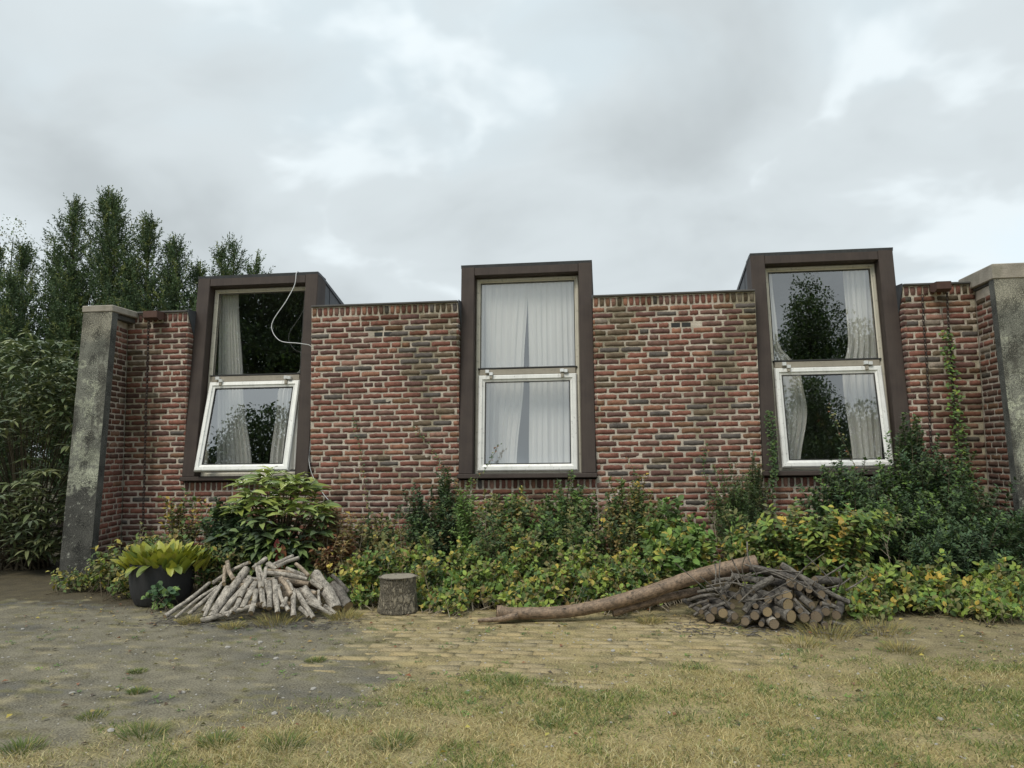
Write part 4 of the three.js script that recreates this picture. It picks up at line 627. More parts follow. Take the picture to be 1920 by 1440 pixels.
// broad-leaved tree
function leafTree(name, label, x, z, h, lobes, o) {
  const g = thing(name, label, 'tree', [x, 0, z], o.group), wood = [tube([V(0, 0, 0), V(0.08, h * 0.35, 0.05), V(0, h * 0.7, 0), V(0.05, h * 0.93, 0)], (t) => o.r * (1 - 0.88 * t), 8, 12, 0.15)], lv = new Leaves();
  for (const l of lobes) {
    wood.push(tube([V(0, Math.min(l[1] * 0.6, h * 0.5), 0), V(l[0] * 0.5, l[1] * 0.85, l[2] * 0.5), V(l[0], l[1], l[2])], (t) => o.r * 0.4 * (1 - 0.85 * t), 5, 7));
    const n = Math.round(o.n * l[3] * l[4]);
    for (let k = 0; k < n; k++) { const d = rdir(), rr = Math.pow(rnd(), 0.42), c0 = V(l[0] + d.x * l[3] * rr, l[1] + d.y * l[4] * rr, l[2] + d.z * (l[5] || l[3]) * rr); for (let q = 0; q < 9; q++) lv.leaf(V(c0.x + R(-1, 1) * (o.jit ?? 0.2), c0.y + R(-1, 1) * (o.jit ?? 0.2), c0.z + R(-1, 1) * (o.jit ?? 0.2)), rdir().add(V(0, -0.4, 0)), V(R(-0.5, 0.5), 1, R(-0.5, 0.5)), o.L * R(0.7, 1.2), o.L * 0.6, wpick(o.pal), 0.3, 0.2); }
  }
  mesh('trunk', mergeGeometries(wood), M.barkTree, g); stuffPart(mesh('crown', lv.geo(), M.leaf, g)); return g;
}
seed(67);
leafTree('birch_tree', 'thin airy tree peeking in at the top left edge', -11.3, -6.2, 6.4, [[0.05, 5.9, 0, 0.35, 0.6], [-0.3, 5.2, 0, 0.6, 0.8], [0.3, 5.1, 0, 0.4, 0.5]], { r: 0.05, n: 150, L: 0.05, jit: 0.1, pal: [[C.olive, 2], [C.mid, 2]] });
// trees across the yard, behind the viewer: the windows mirror them
leafTree('garden_tree', 'round dark tree across the yard, mirrored in the right-hand window', 7.1, 14.0, 9.6, [[0, 8.2, 0, 0.75, 1.2], [-0.4, 7.2, 0, 1.0, 1.0], [0.5, 6.9, 0.2, 1.2, 1.0], [1.7, 7.5, 0, 0.8, 0.9], [0.2, 5.6, 0, 2.2, 1.4], [-0.3, 4.0, 0, 2.2, 1.4]], { r: 0.16, n: 260, L: 0.12, pal: mixDark });
leafTree('garden_tree', 'tall slim tree farther across the yard, its tip mirrored in the right-hand window', 9.5, 22.0, 14.0, [[0, 12.9, 0, 0.8, 1.2], [-0.5, 11.6, 0, 0.8, 1.2], [0.9, 11.5, 0, 0.8, 1.2], [0, 10, 0, 1.5, 1.6], [0, 7.5, 0, 1.8, 2]], { r: 0.2, n: 100, L: 0.13, pal: mixDark });
leafTree('garden_tree', 'large spreading tree across the yard, darkening the window with the open sash', -10.2, 14.0, 12.0, [[0, 10.4, 0, 2.2, 1.8], [-1.8, 9, 0, 1.8, 1.8], [1.6, 9.2, 0.3, 1.6, 1.8], [0, 7, 0, 2.8, 1.8], [0.4, 5, 0, 2.6, 1.6], [1.5, 7.2, 0, 1.6, 1.4]], { r: 0.25, n: 330, L: 0.14, pal: mixDark });
shrub('garden_shrub', 'green shrub out in the yard, mirrored low in the opened sash', 'shrub', null, { lobes: [[-5.5, 0.6, 3.2, 0.55, 0.5, 0.5], [-5.9, 0.5, 3.6, 0.5, 0.5, 0.5]], twigs: 260, leaf: { L: 0.06, W: 0.55, step: 0.04, rose: 3 }, pal: [[C.fresh, 2], [C.mid, 3], [C.lime, 1]] });
leafTree('garden_tree', 'small round tree across the yard, mirrored low in the white-curtained window', 0.7, 14.0, 4.6, [[0, 3.7, 0, 0.7, 0.8], [-0.5, 3.0, 0, 0.7, 0.7], [0.6, 3.0, 0, 0.8, 0.8]], { r: 0.07, n: 200, L: 0.10, pal: [[C.mid, 3], [C.dark, 2], [C.fresh, 1]] });
// long-leaved evergreen beyond the left pier
seed(71);
{ const g = thing('evergreen_bush', 'tall bush with long drooping dark leaves filling the left edge beside the pier', 'bush', [-6.1, 0, -0.5]), lv = new Leaves(), stems = [];
  const shp = leafShapes(0.17, 0.045, 3, 0.5, 0.25), mats = leafMats([[0.155, 0.205, 0.075], [0.10, 0.145, 0.06], [0.23, 0.26, 0.10], [0.07, 0.105, 0.05]]); let own = 0;
  const put = (e, cnt) => { const ax = V(R(-0.4, 0.4), 0.8, R(-0.2, 0.6)).normalize(), t0 = Math.floor(rnd() * 3), a0 = rnd() * 6; for (let q = 0; q < cnt; q++) { const a = a0 + q / cnt * 6.283 + R(-0.3, 0.3), d = V(Math.cos(a), R(-0.5, 0.35), Math.sin(a)).addScaledVector(ax, 0.3), sc = R(0.7, 1.15), mi = (rnd() < 0.6 ? t0 : Math.floor(rnd() * 4)); if (own < 260 && e.z > 0.25 && e.y > 1.0) { const m = mesh('leaf', pick(shp), mats[mi], g); m.position.copy(e); orient(m, d, V(R(-0.3, 0.3), 1, R(-0.2, 0.4))); m.scale.setScalar(sc); own++; } else { const c = mats[mi].color; lv.leaf(e, d, V(R(-0.4, 0.4), 1, R(-0.3, 0.3)), 0.17 * sc, 0.042 * sc, [c.r, c.g, c.b], 0.7, 0.25, true); } } };
  for (let k = 0; k < 1150; k++) { const d = rdir(), rr = Math.pow(rnd(), 0.3), pw = (q) => Math.sign(q) * Math.pow(Math.abs(q), 0.6), e = V(pw(d.x) * 1.15 * rr - 0.12, 1.42 + pw(d.y) * 1.42 * rr + 0.14 * noise(d.x * 4, d.z * 4), pw(d.z) * 0.85 * rr); if (e.x > 1.12 && e.z > -0.2) e.x = 1.1; if (e.y < 0.15) e.y = 0.15 + rnd() * 0.3; if (k % 9 === 0) stems.push(tube([V(R(-0.3, 0.3), 0, R(-0.2, 0.2)), V(e.x * 0.4, e.y * 0.5, e.z * 0.4), e], (t) => 0.014 * (1 - 0.75 * t), 4, 6)); put(e, 8); }
  mesh('stem', mergeGeometries(stems), M.stem, g); stuffPart(mesh('foliage', lv.geo(), M.leaf, g));
}

// ------------------------------------------------------------------ firewood
const PILE1 = [[-2.666,0.014,2.132,-2.561,0.201,1.607,0.017],[-2.556,0.011,2.165,-2.337,0.221,1.896,0.013],[-2.471,0.028,2.109,-2.301,0.229,1.905,0.017],[-2.319,0.061,2.16,-2.307,0.245,1.876,0.014],[-2.275,0.029,2.221,-2.304,0.252,1.863,0.015],[-2.214,0.026,2.216,-2.134,0.349,1.772,0.031],[-2.22,0.065,2.174,-2.211,0.223,1.957,0.026],[-2.277,0.017,2.264,-1.863,0.122,2.153,0.02],[-2.13,0.051,2.22,-2.014,0.294,1.922,0.023],[-2.275,0.243,1.902,-2.42,0.344,1.606,0.016],[-2.188,0.279,1.896,-2.399,0.387,1.606,0.018],[-2.527,0.202,1.607,-2.159,0.391,1.673,0.017],[-2.054,0.362,1.822,-1.985,0.435,1.713,0.018],[-2.052,0.392,1.775,-1.817,0.133,2.143,0.015],[-1.971,0.328,1.893,-1.786,0.103,2.17,0.016],[-2.001,0.379,1.817,-1.842,0.251,1.996,0.013],[-1.923,0.332,1.876,-1.581,0.268,1.793,0.02],[-1.909,0.353,1.858,-1.677,0.326,1.784,0.013],[-1.854,0.372,1.811,-1.735,0.425,1.608,0.016],[-1.89,0.388,1.8,-1.787,0.441,1.608,0.014],[-1.729,0.383,1.682,-1.586,0.291,1.743,0.015],[-1.938,0.396,1.779,-1.845,0.352,1.828,0.021],[-1.807,0.274,1.933,-1.673,0.064,2.174,0.023],[-1.777,0.297,1.891,-1.628,0.172,2.008,0.02],[-1.709,0.275,1.911,-1.627,0.204,1.977,0.013],[-1.766,0.245,1.974,-1.596,0.076,2.14,0.016],[-1.624,0.208,1.951,-1.543,0.035,2.163,0.02],[-1.609,0.203,1.951,-1.391,0.017,2.123,0.02],[-1.58,0.207,1.881,-1.394,0.066,1.97,0.035],[-1.575,0.28,1.616,-1.292,0.038,1.878,0.044],[-1.508,0.126,2.009,-1.283,0.015,1.999,0.018],[-1.455,0.185,1.852,-1.374,0.065,2.01,0.011],[-1.418,0.182,1.583,-1.215,0.044,1.789,0.053],[-1.429,0.279,1.609,-1.276,0.132,1.61,0.014],[-1.856,0.264,1.96,-1.753,0.094,2.158,0.024],[-1.769,0.361,1.791,-1.613,0.295,1.78,0.014],[-1.972,0.097,2.18,-1.961,0.265,1.969,0.023],[-1.552,0.259,1.779,-1.444,0.189,1.802,0.019],[-1.367,0.081,1.955,-1.264,0.016,1.961,0.017],[-2.029,0.071,2.217,-2.026,0.157,2.112,0.02],[-1.88,0.072,2.216,-1.924,0.216,2.038,0.02],[-2.07,0.048,2.252,-2.028,0.105,2.188,0.013],[-1.653,0.097,2.138,-1.654,0.161,2.051,0.016],[-1.881,0.236,2.02,-1.932,0.371,1.83,0.014],[-2.032,0.165,2.101,-2.041,0.305,1.91,0.019],[-1.525,0.089,2.087,-1.435,0.026,2.121,0.015]];
const PILE2 = [[2.329,0.427,1.916,2.545,0.292,1.995,0.023],[2.545,0.294,1.996,2.816,0.148,1.94,0.021],[2.093,0.4,1.911,2.409,0.329,2.002,0.028],[2.569,0.314,1.951,2.808,0.272,1.745,0.029],[2.08,0.253,2.062,2.246,0.338,2.014,0.025],[1.953,0.338,1.92,2.141,0.317,2.017,0.025],[2.421,0.215,2.103,2.504,0.139,2.133,0.023],[2.367,0.206,2.13,2.457,0.102,2.184,0.013],[1.999,0.11,2.141,2.106,0.218,2.094,0.024],[1.611,0.128,1.813,1.813,0.202,1.983,0.012],[1.647,0.042,1.973,1.764,0.129,2.011,0.012],[1.761,0.105,2.027,1.887,0.164,2.066,0.012],[1.852,0.215,1.995,1.918,0.276,1.982,0.016],[1.874,0.031,2.153,1.924,0.097,2.13,0.016],[2.699,0.128,2.062,2.57,0.167,2.1,0.017],[2.406,0.311,2.034,2.507,0.292,2.02,0.017],[1.804,0.282,1.875,1.948,0.322,1.955,0.015],[1.693,0.199,1.845,1.875,0.257,1.973,0.013],[1.616,0.087,1.885,1.753,0.157,1.976,0.01],[2.618,0.044,2.164,2.728,0.012,2.135,0.015]];
const ENDS2 = [[1.752,0.048,2.085,0.034],[1.845,0.091,2.114,0.036],[1.789,0.101,2.071,0.026],[1.992,0.052,2.206,0.03],[2.063,0.093,2.202,0.032],[2.156,0.121,2.201,0.035],[2.32,0.229,2.135,0.038],[2.312,0.17,2.178,0.041],[2.322,0.095,2.224,0.043],[2.191,0.044,2.249,0.034],[2.425,0.286,2.078,0.032],[2.493,0.264,2.078,0.025],[2.583,0.228,2.069,0.03],[2.369,0.316,2.064,0.038],[2.491,0.166,2.149,0.024],[2.418,0.085,2.219,0.034],[2.507,0.089,2.194,0.043],[2.474,0.033,2.236,0.031],[2.567,0.029,2.214,0.025],[2.668,0.089,2.131,0.032],[2.588,0.117,2.15,0.031],[1.923,0.079,2.165,0.028],[2.224,0.102,2.219,0.021],[2.101,0.041,2.241,0.021],[2.258,0.225,2.139,0.025],[2.395,0.131,2.192,0.021],[1.917,0.143,2.114,0.021],[1.972,0.206,2.094,0.024],[2.174,0.202,2.151,0.027],[1.863,0.196,2.042,0.021],[2.08,0.155,2.164,0.021],[2.622,0.171,2.094,0.025],[1.695,0.078,2.011,0.019]];
function log(name, label, group, a, b, r, bark, cut, bend = 0.03, rough = 0.34) {
  r *= 1.16; const A = V(...a), B = V(...b), g = thing(name, label, name === 'stick' ? 'stick' : 'log', a, group), d = B.clone().sub(A), mid = d.clone().multiplyScalar(0.5).add(V(R(-1, 1), R(-0.3, 1), R(-1, 1)).multiplyScalar(bend * d.length())), r1 = r * R(0.86, 1.0), r2 = r * R(0.74, 1.0);
  const q1 = d.clone().multiplyScalar(0.25).lerp(mid, 0.3);
  mesh('bark', tube([V(0, 0, 0), mid, d], (t) => lerp(r1, r2, t), 10, 8, rough), bark, g);
  for (const [p, n, rr] of [[V(0, 0, 0), mid.clone().negate(), r1], [d, d.clone().sub(mid), r2]]) { const c = new THREE.CircleGeometry(rr * 0.97, 12), m = mesh('cut_end', c, cut, g); m.position.copy(p).addScaledVector(n.clone().normalize(), 0.001); m.quaternion.setFromUnitVectors(V(0, 0, 1), n.clone().add(V(R(-0.1, 0.1), R(-0.1, 0.1), R(-0.1, 0.1)).multiplyScalar(n.length())).normalize()); }
  return g;
}
seed(81);
const GA = 'loose heap of grey logs by the planter', named1 = { 0: 'longest thin grey log sliding down the left flank of the loose heap', 5: 'thick grey log in the middle of the loose heap, leaning right', 7: 'grey log lying flat on the ground along the front of the loose heap', 9: 'short tan stick standing upright at the top left of the loose heap', 16: 'pale straight log lying level across the top right of the loose heap', 29: 'thick bent log at the right end of the loose heap', 32: 'thickest dark log at the far right of the loose heap', 28: 'stubby thick grey log low on the right of the loose heap', 26: 'upright slim log at the front right of the loose heap' };
const where1 = (q) => { const x = (q[0] + q[3]) / 2, y = Math.max(q[1], q[4]), dx = q[3] - q[0], dy = Math.abs(q[4] - q[1]), up = q[4] > q[1] ? dx : -dx; return `${q[6] > 0.02 ? 'stout' : 'slim'} grey log ${dy < 0.05 ? 'lying level' : Math.abs(up) < 0.05 ? 'standing steeply' : up > 0 ? 'leaning right' : 'leaning left'} ${y > 0.33 ? 'at the top' : y > 0.22 ? 'halfway up' : 'low down'} on the ${x < -2.15 ? 'left flank' : x < -1.8 ? 'middle' : x < -1.5 ? 'right half' : 'right flank'} of the heap`; };
PILE1.forEach((q, i) => { const tan = [9, 10, 17, 20, 23].includes(i), dark = [32, 33].includes(i); log('log', named1[i] || where1(q), GA, q.slice(0, 3), q.slice(3, 6), q[6], dark ? M.barkDark : tan ? M.barkTan : M.barkGrey, M.cut, 0.045, i === 32 ? 0.5 : 0.34); });
// logs underneath, seen through the gaps
for (let k = 0; k < 22; k++) { const a = R(-0.6, 0.6) + (k % 2 ? 0.2 : 2.6), x = -1.93 + R(-0.36, 0.36), z = 1.70 + R(-0.22, 0.22), L = R(0.22, 0.36), y = 0.05 + 0.30 * Math.max(0, 1 - Math.hypot((x + 1.93) / 0.55, (z - 1.66) / 0.45)) * rnd(); log('log', 'log half buried inside the loose heap by the planter', GA, [x - Math.cos(a) * L / 2, y, z - Math.sin(a) * L / 2], [x + Math.cos(a) * L / 2, y + R(-0.02, 0.06), z + Math.sin(a) * L / 2], R(0.02, 0.032), pick([M.barkGrey, M.barkTan]), M.cut); }
const GB = 'dark stack of logs under the raised trunk', named2 = { 0: 'upper dark log sloping down the right side of the dark stack', 1: 'lower dark log sloping down to the right edge of the dark stack', 2: 'dark log lying across the top of the dark stack beside the trunk', 3: 'dark log sticking out to the right behind the dark stack', 4: 'grey forked log leaning up in the middle of the dark stack', 8: 'log pointing down towards the viewer left of the middle of the dark stack', 5: 'dark log tucked under the raised end of the trunk on the dark stack', 6: 'short log slanting down to the right in the middle of the dark stack', 7: 'thin straight log slanting steeply to the ground right of the pale ends', 12: 'short grey stub near the trunk at the upper left of the dark stack', 13: 'short stub leaning up at the bottom left of the dark stack', 14: 'dark log low at the right edge of the dark stack', 15: 'short dark log near the top right of the dark stack', 16: 'dark log half hidden beneath the trunk at the top left of the stack', 17: 'thin dark log on the left flank of the stack below the trunk', 19: 'log lying flat on the ground at the right end of the dark stack' };
PILE2.forEach((q, i) => log(q[6] < 0.0125 ? 'stick' : 'log', named2[i] || (q[6] < 0.0125 ? 'thin grey stick lying on the left flank of the dark stack' : 'dark weathered log lying on the dark stack'), GB, q.slice(0, 3), q.slice(3, 6), q[6], pick([M.barkDark, M.barkDarkest, M.barkDark]), M.cutGrey, 0.04, 0.3));
const rowOf = (q) => (q[1] < 0.06 ? 0 : q[1] < 0.11 ? 1 : q[1] < 0.19 ? 2 : 3), rows2 = [[], [], [], []]; ENDS2.forEach((q) => rows2[rowOf(q)].push(q)); rows2.forEach((r) => r.sort((a, b) => a[0] - b[0]));
const ord = ['first', 'second', 'third', 'fourth', 'fifth', 'sixth', 'seventh', 'eighth', 'ninth', 'tenth', 'eleventh', 'twelfth', 'thirteenth'], where2 = (q) => `round log end, ${ord[rows2[rowOf(q)].indexOf(q)]} from the left in the ${['bottom', 'second', 'third', 'top'][rowOf(q)]} row of the dark stack`;
ENDS2.forEach((q, i) => { const L = R(0.42, 0.62), yw = R(-0.5, 0.4), pt = R(0.0, 0.12); log('log', [7, 8].includes(i) ? ['upper of the two pale round log ends in the middle of the dark stack', 'lower of the two pale round log ends in the middle of the dark stack'][i - 7] : i === 9 ? 'small birch-pale log end at the bottom front of the dark stack' : where2(q), GB, q.slice(0, 3), [q[0] + Math.sin(yw) * L, q[1] + pt * L * (q[1] > 0.2 ? -1 : 0.3), q[2] - Math.cos(yw) * L], q[3], i === 9 ? M.barkGrey : pick([M.barkDark, M.barkDarkest]), [7, 8, 5, 6, 1].includes(i) ? M.cut : M.cutGrey, 0.02, 0.15); });
for (let k = 0; k < 30; k++) { const x = R(1.7, 2.8), y = R(0.12, 0.42), z = 1.95 + R(0, 0.28), a = R(-0.6, 2.6), L = R(0.2, 0.5), s = [x, y, z], e = [x + Math.cos(a) * L, Math.max(0.02, y + Math.sin(a) * L * 0.6), z + R(-0.1, 0.12)]; log('stick', 'thin bare twig tangled over the front of the dark stack', 'twigs on the dark stack', s, e, R(0.003, 0.006), M.barkDark, M.cutGrey, 0.12); }
// fallen trunk leaning on the stack, with a stub and a second limb below
{ const g = thing('fallen_trunk', 'long smooth brown trunk, one end on the paving, the other raised on the log stack', 'trunk', [0.03, 0, 2.09]), o = V(0.03, 0, 2.09);
  const P = [[0.10, 0.072, 2.085], [0.22, 0.062, 2.07], [0.60, 0.064, 2.02], [0.93, 0.110, 1.96], [1.28, 0.195, 1.89], [1.62, 0.296, 1.82], [1.93, 0.372, 1.78], [2.17, 0.42, 1.76]].map((p) => V(...p).sub(o));
  mesh('bole', tube(P, (t) => 0.043 + 0.020 * t + 0.012 * Math.exp(-((t - 0.03) ** 2) / 0.002), 16, 40, 0.06), M.trunk, g);
  for (const [p, n, r] of [[P[0], V(-1, 0.05, 0.1), 0.050], [P[7], V(1, 0.2, -0.1), 0.062]]) { const c = mesh('cut_end', new THREE.CircleGeometry(r, 16), M.cutGrey, g); c.position.copy(p).addScaledVector(n.normalize(), 0.002); c.quaternion.setFromUnitVectors(V(0, 0, 1), n); }
  mesh('branch_stub', tube([V(0.24, 0.055, 0.02), V(0.10, 0.03, 0.05), V(-0.07, 0.02, 0.07)], (t) => 0.030 - 0.014 * t, 8, 6, 0.15, true), M.trunk, g);
  for (let k = 0; k < 5; k++) { const i = 1 + Math.floor(rnd() * 6), p = P[i].clone().lerp(P[i + 1 > 7 ? 7 : i + 1], rnd()), a = R(0.2, 1.4); const kn = mesh('knot', new THREE.SphereGeometry(R(0.006, 0.010), 8, 6).scale(1.6, 0.7, 0.6), M.barkDarkest, g); kn.position.set(p.x, p.y + Math.sin(a) * 0.05, p.z + Math.cos(a) * 0.05); }
  log('log', 'dark brown limb propped underneath the raised trunk', null, [1.01, 0.04, 1.90], [1.72, 0.19, 1.74], 0.034, M.trunk, M.cutGrey, 0.02, 0.15);
}
// stump with ridged bark
{ const g = thing('tree_stump', 'upright sawn tree stump with ridged grey bark between the log heap and the plants', 'stump', [-0.80, 0, 1.72]), n = 64, m = 12, P = [], U = [], I = [];
  for (let j = 0; j <= m; j++) for (let i = 0; i <= n; i++) { const a = (i % n) / n * 6.2832, v = j / m, rd = 0.158 + 0.022 * (1 - v) ** 3 + 0.010 * noise(Math.cos(a) * 1.5, Math.sin(a) * 1.5, 4) + 0.012 * Math.abs(noise(Math.cos(a) * 9, Math.sin(a) * 9, v * 1.2)) - 0.006; P.push(Math.cos(a) * rd, 0.292 * v + 0.008 * noise(a * 2, 3, v) * v, Math.sin(a) * rd); U.push(i / n, v * 0.6); if (i && j) { const q = j * (n + 1) + i, w = q - n - 1; I.push(w, w - 1, q, q, w - 1, q - 1); } }
  const b = new THREE.BufferGeometry(); b.setAttribute('position', new THREE.Float32BufferAttribute(P, 3)); b.setAttribute('uv', new THREE.Float32BufferAttribute(U, 2)); b.setIndex(I); b.computeVertexNormals(); mesh('bark', b, M.barkStump, g);
  const t = new THREE.CircleGeometry(0.168, 40).rotateX(-Math.PI / 2), tp = t.attributes.position; for (let i = 0; i < tp.count; i++) tp.setY(i, 0.006 * noise(tp.getX(i) * 9, tp.getZ(i) * 9, 2)); t.computeVertexNormals(); mesh('sawn_top', t.translate(0, 0.289, 0), M.cutStump, g);
}

// dry stalks standing in the undergrowth
seed(88);
[[-1.45, 0.9, 0.62, 'straight pale dry stalk left of the tree stump'], [-1.02, 0.7, 0.75, 'pale dry stalk above the tree stump'], [-0.2, 0.9, 0.80, 'dry stalk under the left half of the middle window'], [0.9, 0.7, 0.95, 'dry stalk right under the middle window corner'], [1.3, 0.9, 0.7, 'dry stalk behind the middle of the fallen trunk'], [2.0, 1.0, 0.75, 'dry stalk behind the top of the fallen trunk'], [-3.72, 1.0, 0.62, 'forked pale dry stalk beside the rusty chain'], [3.4, 1.3, 0.6, 'dry stalk right of the dark log stack']].forEach(([x, z, h, l]) => { const g = thing('dry_stalk', l, 'stalk', [x, 0, z]); const lean = R(-0.12, 0.12); mesh('stem', tube([V(0, 0, 0), V(lean * 0.4, h * 0.5, 0), V(lean, h, R(-0.05, 0.05))], (t) => 0.0045 * (1 - 0.6 * t), 5, 8), M.stemPale, g); for (let k = 0; k < 4; k++) { const t = R(0.55, 0.95); mesh('side_twig', tube([V(lean * t * t, h * t, 0), V(lean * t + R(-0.1, 0.1), h * t + R(0.05, 0.12), R(-0.04, 0.06))], () => 0.002, 4, 2), M.stemPale, g); } });

// ------------------------------------------------------------------ ground
seed(91);
// grass cover: full in the near right, fraying out towards the left and the house
function grassAt(x, z) { const edge = 3.42 - 0.20 * (x - 0.5) + (x < 0.2 ? 0.50 * (0.2 - x) : 0) + 0.35 * fbm(x * 1.3, z * 1.3, 4, 3); return clamp(sstep(-0.30, 0.75, z - edge + 0.9 * fbm(x * 2.6, z * 3.4, 17, 4)) * (0.72 + 1.5 * fbm(x * 2.1, z * 2.6, 7, 4))); }
function gritAt(x, z) { return sstep(-0.2, 0.5, -0.55 - x + (z - 3) * 0.55 + 0.5 * fbm(x, z, 2, 3)); } // dark grit of the yard on the left
function earthH(x, z) { const far = sstep(6, 14, Math.hypot(x, z - 3)); return 0.012 * fbm(x * 1.1, z * 1.1, 5, 4) * (1 + far * 3) - 0.004 + 0.012 * grassAt(x, z) - 0.004 * sstep(1.5, 1.9, z) * sstep(-2.2, -1.6, x) * sstep(2.9, 2.4, x) ; }
{ const xs = [], zs = []; for (let x = -200; x < -9; x += Math.max(0.5, (-9 - x) * 0.35)) xs.push(x); for (let x = -9; x <= 9; x += 0.045) xs.push(x); for (let x = 9.5; x < 200; x += Math.max(0.5, (x - 9) * 0.35)) xs.push(x);
  for (let z = -200; z < -2; z += Math.max(0.5, (-2 - z) * 0.35)) zs.push(z); for (let z = -2; z <= 6.4; z += 0.04) zs.push(z); for (let z = 6.7; z < 200; z += Math.max(0.4, (z - 6.4) * 0.35)) zs.push(z);
  const P = [], Cc = [], U = [], I = [], nx = xs.length;
  zs.forEach((z, j) => xs.forEach((x, i) => {
    P.push(x, earthH(x, z), z); U.push(x, z);
    const n1 = fbm(x * 2.3, z * 2.3, 1, 4), n2 = fbm(x * 0.9, z * 1.6, 8, 4), n3 = fbm(x * 7, z * 11, 3, 3), gr = grassAt(x, z), gt = gritAt(x, z);
    let c = [0.371, 0.300, 0.152]; // sandy soil
    const mix = (d, t) => { c = c.map((q, k) => lerp(q, d[k], clamp(t))); };
    mix([0.278, 0.230, 0.122], sstep(-0.05, 0.3, n1)); mix([0.443, 0.350, 0.160], sstep(0.1, 0.35, n2)); mix([0.215, 0.198, 0.150], gt * 0.9); mix([0.145, 0.136, 0.112], gt * sstep(-0.02, 0.25, n2)); mix([0.227, 0.190, 0.106], sstep(2.0, 3.2, x) * 0.75);
    mix([0.175, 0.160, 0.061], sstep(0.10, 0.30, n3 + 0.5 * n1) * 0.7); mix([0.433, 0.370, 0.213], sstep(0.12, 0.3, fbm(x * 4, z * 8, 22, 4)) * 0.5); mix([0.134, 0.115, 0.068], sstep(0.14, 0.3, fbm(x * 5, z * 9, 31, 4)) * 0.55); mix([0.371, 0.300, 0.114], gr * 0.9); mix([0.216, 0.205, 0.061], gr * sstep(0.0, 0.3, n1) * 0.7);
    mix([0.088, 0.068, 0.034], sstep(0.05, -0.05, z - 1.52 + 0.7 * n1 + 0.5 * n3) * 0.85); // ground turns darker brown towards the wall, its edge ragged
    Cc.push(...c); if (i && j) { const q = j * nx + i, w = q - nx; I.push(w - 1, q - 1, q, w - 1, q, w); }
  }));
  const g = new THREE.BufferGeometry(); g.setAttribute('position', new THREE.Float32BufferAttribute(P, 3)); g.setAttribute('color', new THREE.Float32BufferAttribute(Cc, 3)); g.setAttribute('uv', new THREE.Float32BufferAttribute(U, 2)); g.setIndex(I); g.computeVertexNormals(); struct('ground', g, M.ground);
}
// worn clay pavers sunk into the sand in front of the stump and trunk
{ const pv = new THREE.Group(); pv.name = 'brick_pavement'; pv.userData.kind = 'structure'; scene.add(pv);
  const shapes = [...Array(6)].map((_, s) => { const nx = 5, nz = 3, P = [], U = [], I = []; const id = (i, j) => j * nx + i; for (let j = 0; j < nz; j++) for (let i = 0; i < nx; i++) { const e = i === 0 || j === 0 || i === nx - 1 || j === nz - 1; P.push((i / (nx - 1) - 0.5) * 0.208 + 0.003 * noise(i * 1.7 + s * 9, j * 2.2, 1), 0.003 * noise(i + s * 5, j, 3) - (e ? 0.004 : 0), (j / (nz - 1) - 0.5) * 0.100 + 0.003 * noise(i * 2.1 + s * 4, j, 7)); U.push(i * 0.05 + s * 0.37, j * 0.05 + s * 0.21); }
    for (let j = 0; j + 1 < nz; j++) for (let i = 0; i + 1 < nx; i++) I.push(id(i, j), id(i, j + 1), id(i + 1, j + 1), id(i, j), id(i + 1, j + 1), id(i + 1, j));
    const ring = []; for (let i = 0; i < nx; i++) ring.push(id(i, 0)); for (let j = 1; j < nz; j++) ring.push(id(nx - 1, j)); for (let i = nx - 2; i >= 0; i--) ring.push(id(i, nz - 1)); for (let j = nz - 2; j > 0; j--) ring.push(id(0, j)); const b = P.length / 3; ring.forEach((r) => { P.push(P[r * 3], -0.05, P[r * 3 + 2]); U.push(0, 0); }); ring.forEach((r, k) => { const k2 = (k + 1) % ring.length; I.push(r, ring[k2], b + k, b + k, ring[k2], b + k2); });
    const g = new THREE.BufferGeometry(); g.setAttribute('position', new THREE.Float32BufferAttribute(P, 3)); g.setAttribute('uv', new THREE.Float32BufferAttribute(U, 2)); g.setIndex(I); g.computeVertexNormals(); return g; });
  const mats = [[0.391, 0.315, 0.171], [0.412, 0.330, 0.182], [0.371, 0.300, 0.167], [0.422, 0.330, 0.171], [0.371, 0.305, 0.179], [0.391, 0.315, 0.182]].map((c) => std({ color: lin(...c), map: T.soil, bumpMap: T.soilB, bumpScale: 0.004 })), list = [];
  for (let r = 0; r < 20; r++) for (let i = 0; i < 26; i++) { const x = -1.75 + i * 0.212 + (r % 2) * 0.106 + R(-0.006, 0.006), z = 1.72 + r * 0.104 + R(-0.005, 0.005) + 0.02 * noise(x * 0.8, 4) + 0.03 * (x + 1) * 0.2, keep = fbm(x * 0.9, z * 1.1, 6, 3) + 0.35 - 0.5 * sstep(0.5, 1.6, Math.abs(x - 0.35) - 0.6) - 0.9 * grassAt(x, z) - gritAt(x, z) * 0.5; if (keep > 0.05) list.push([x, z, keep]); }
  list.sort((a, b) => b[1] - a[1]); const more = [];
  list.forEach(([x, z, k], i) => { const sink = 0.001 + 0.005 * clamp(k * 2) + R(-0.006, 0.003), y = earthH(x, z) + sink, ry = R(-0.04, 0.04), rx = R(-0.02, 0.02), s = Math.floor(rnd() * 6), mt = pick(mats); if (i < 300) { const m = mesh('paver', shapes[s], mt, pv); m.position.set(x, y, z); m.rotation.set(rx, ry, R(-0.015, 0.015)); } else more.push(shapes[s].clone().rotateY(ry).translate(x, y, z)); });
  if (more.length) stuffPart(mesh('paver_rows', mergeGeometries(more), mats[2], pv));
}
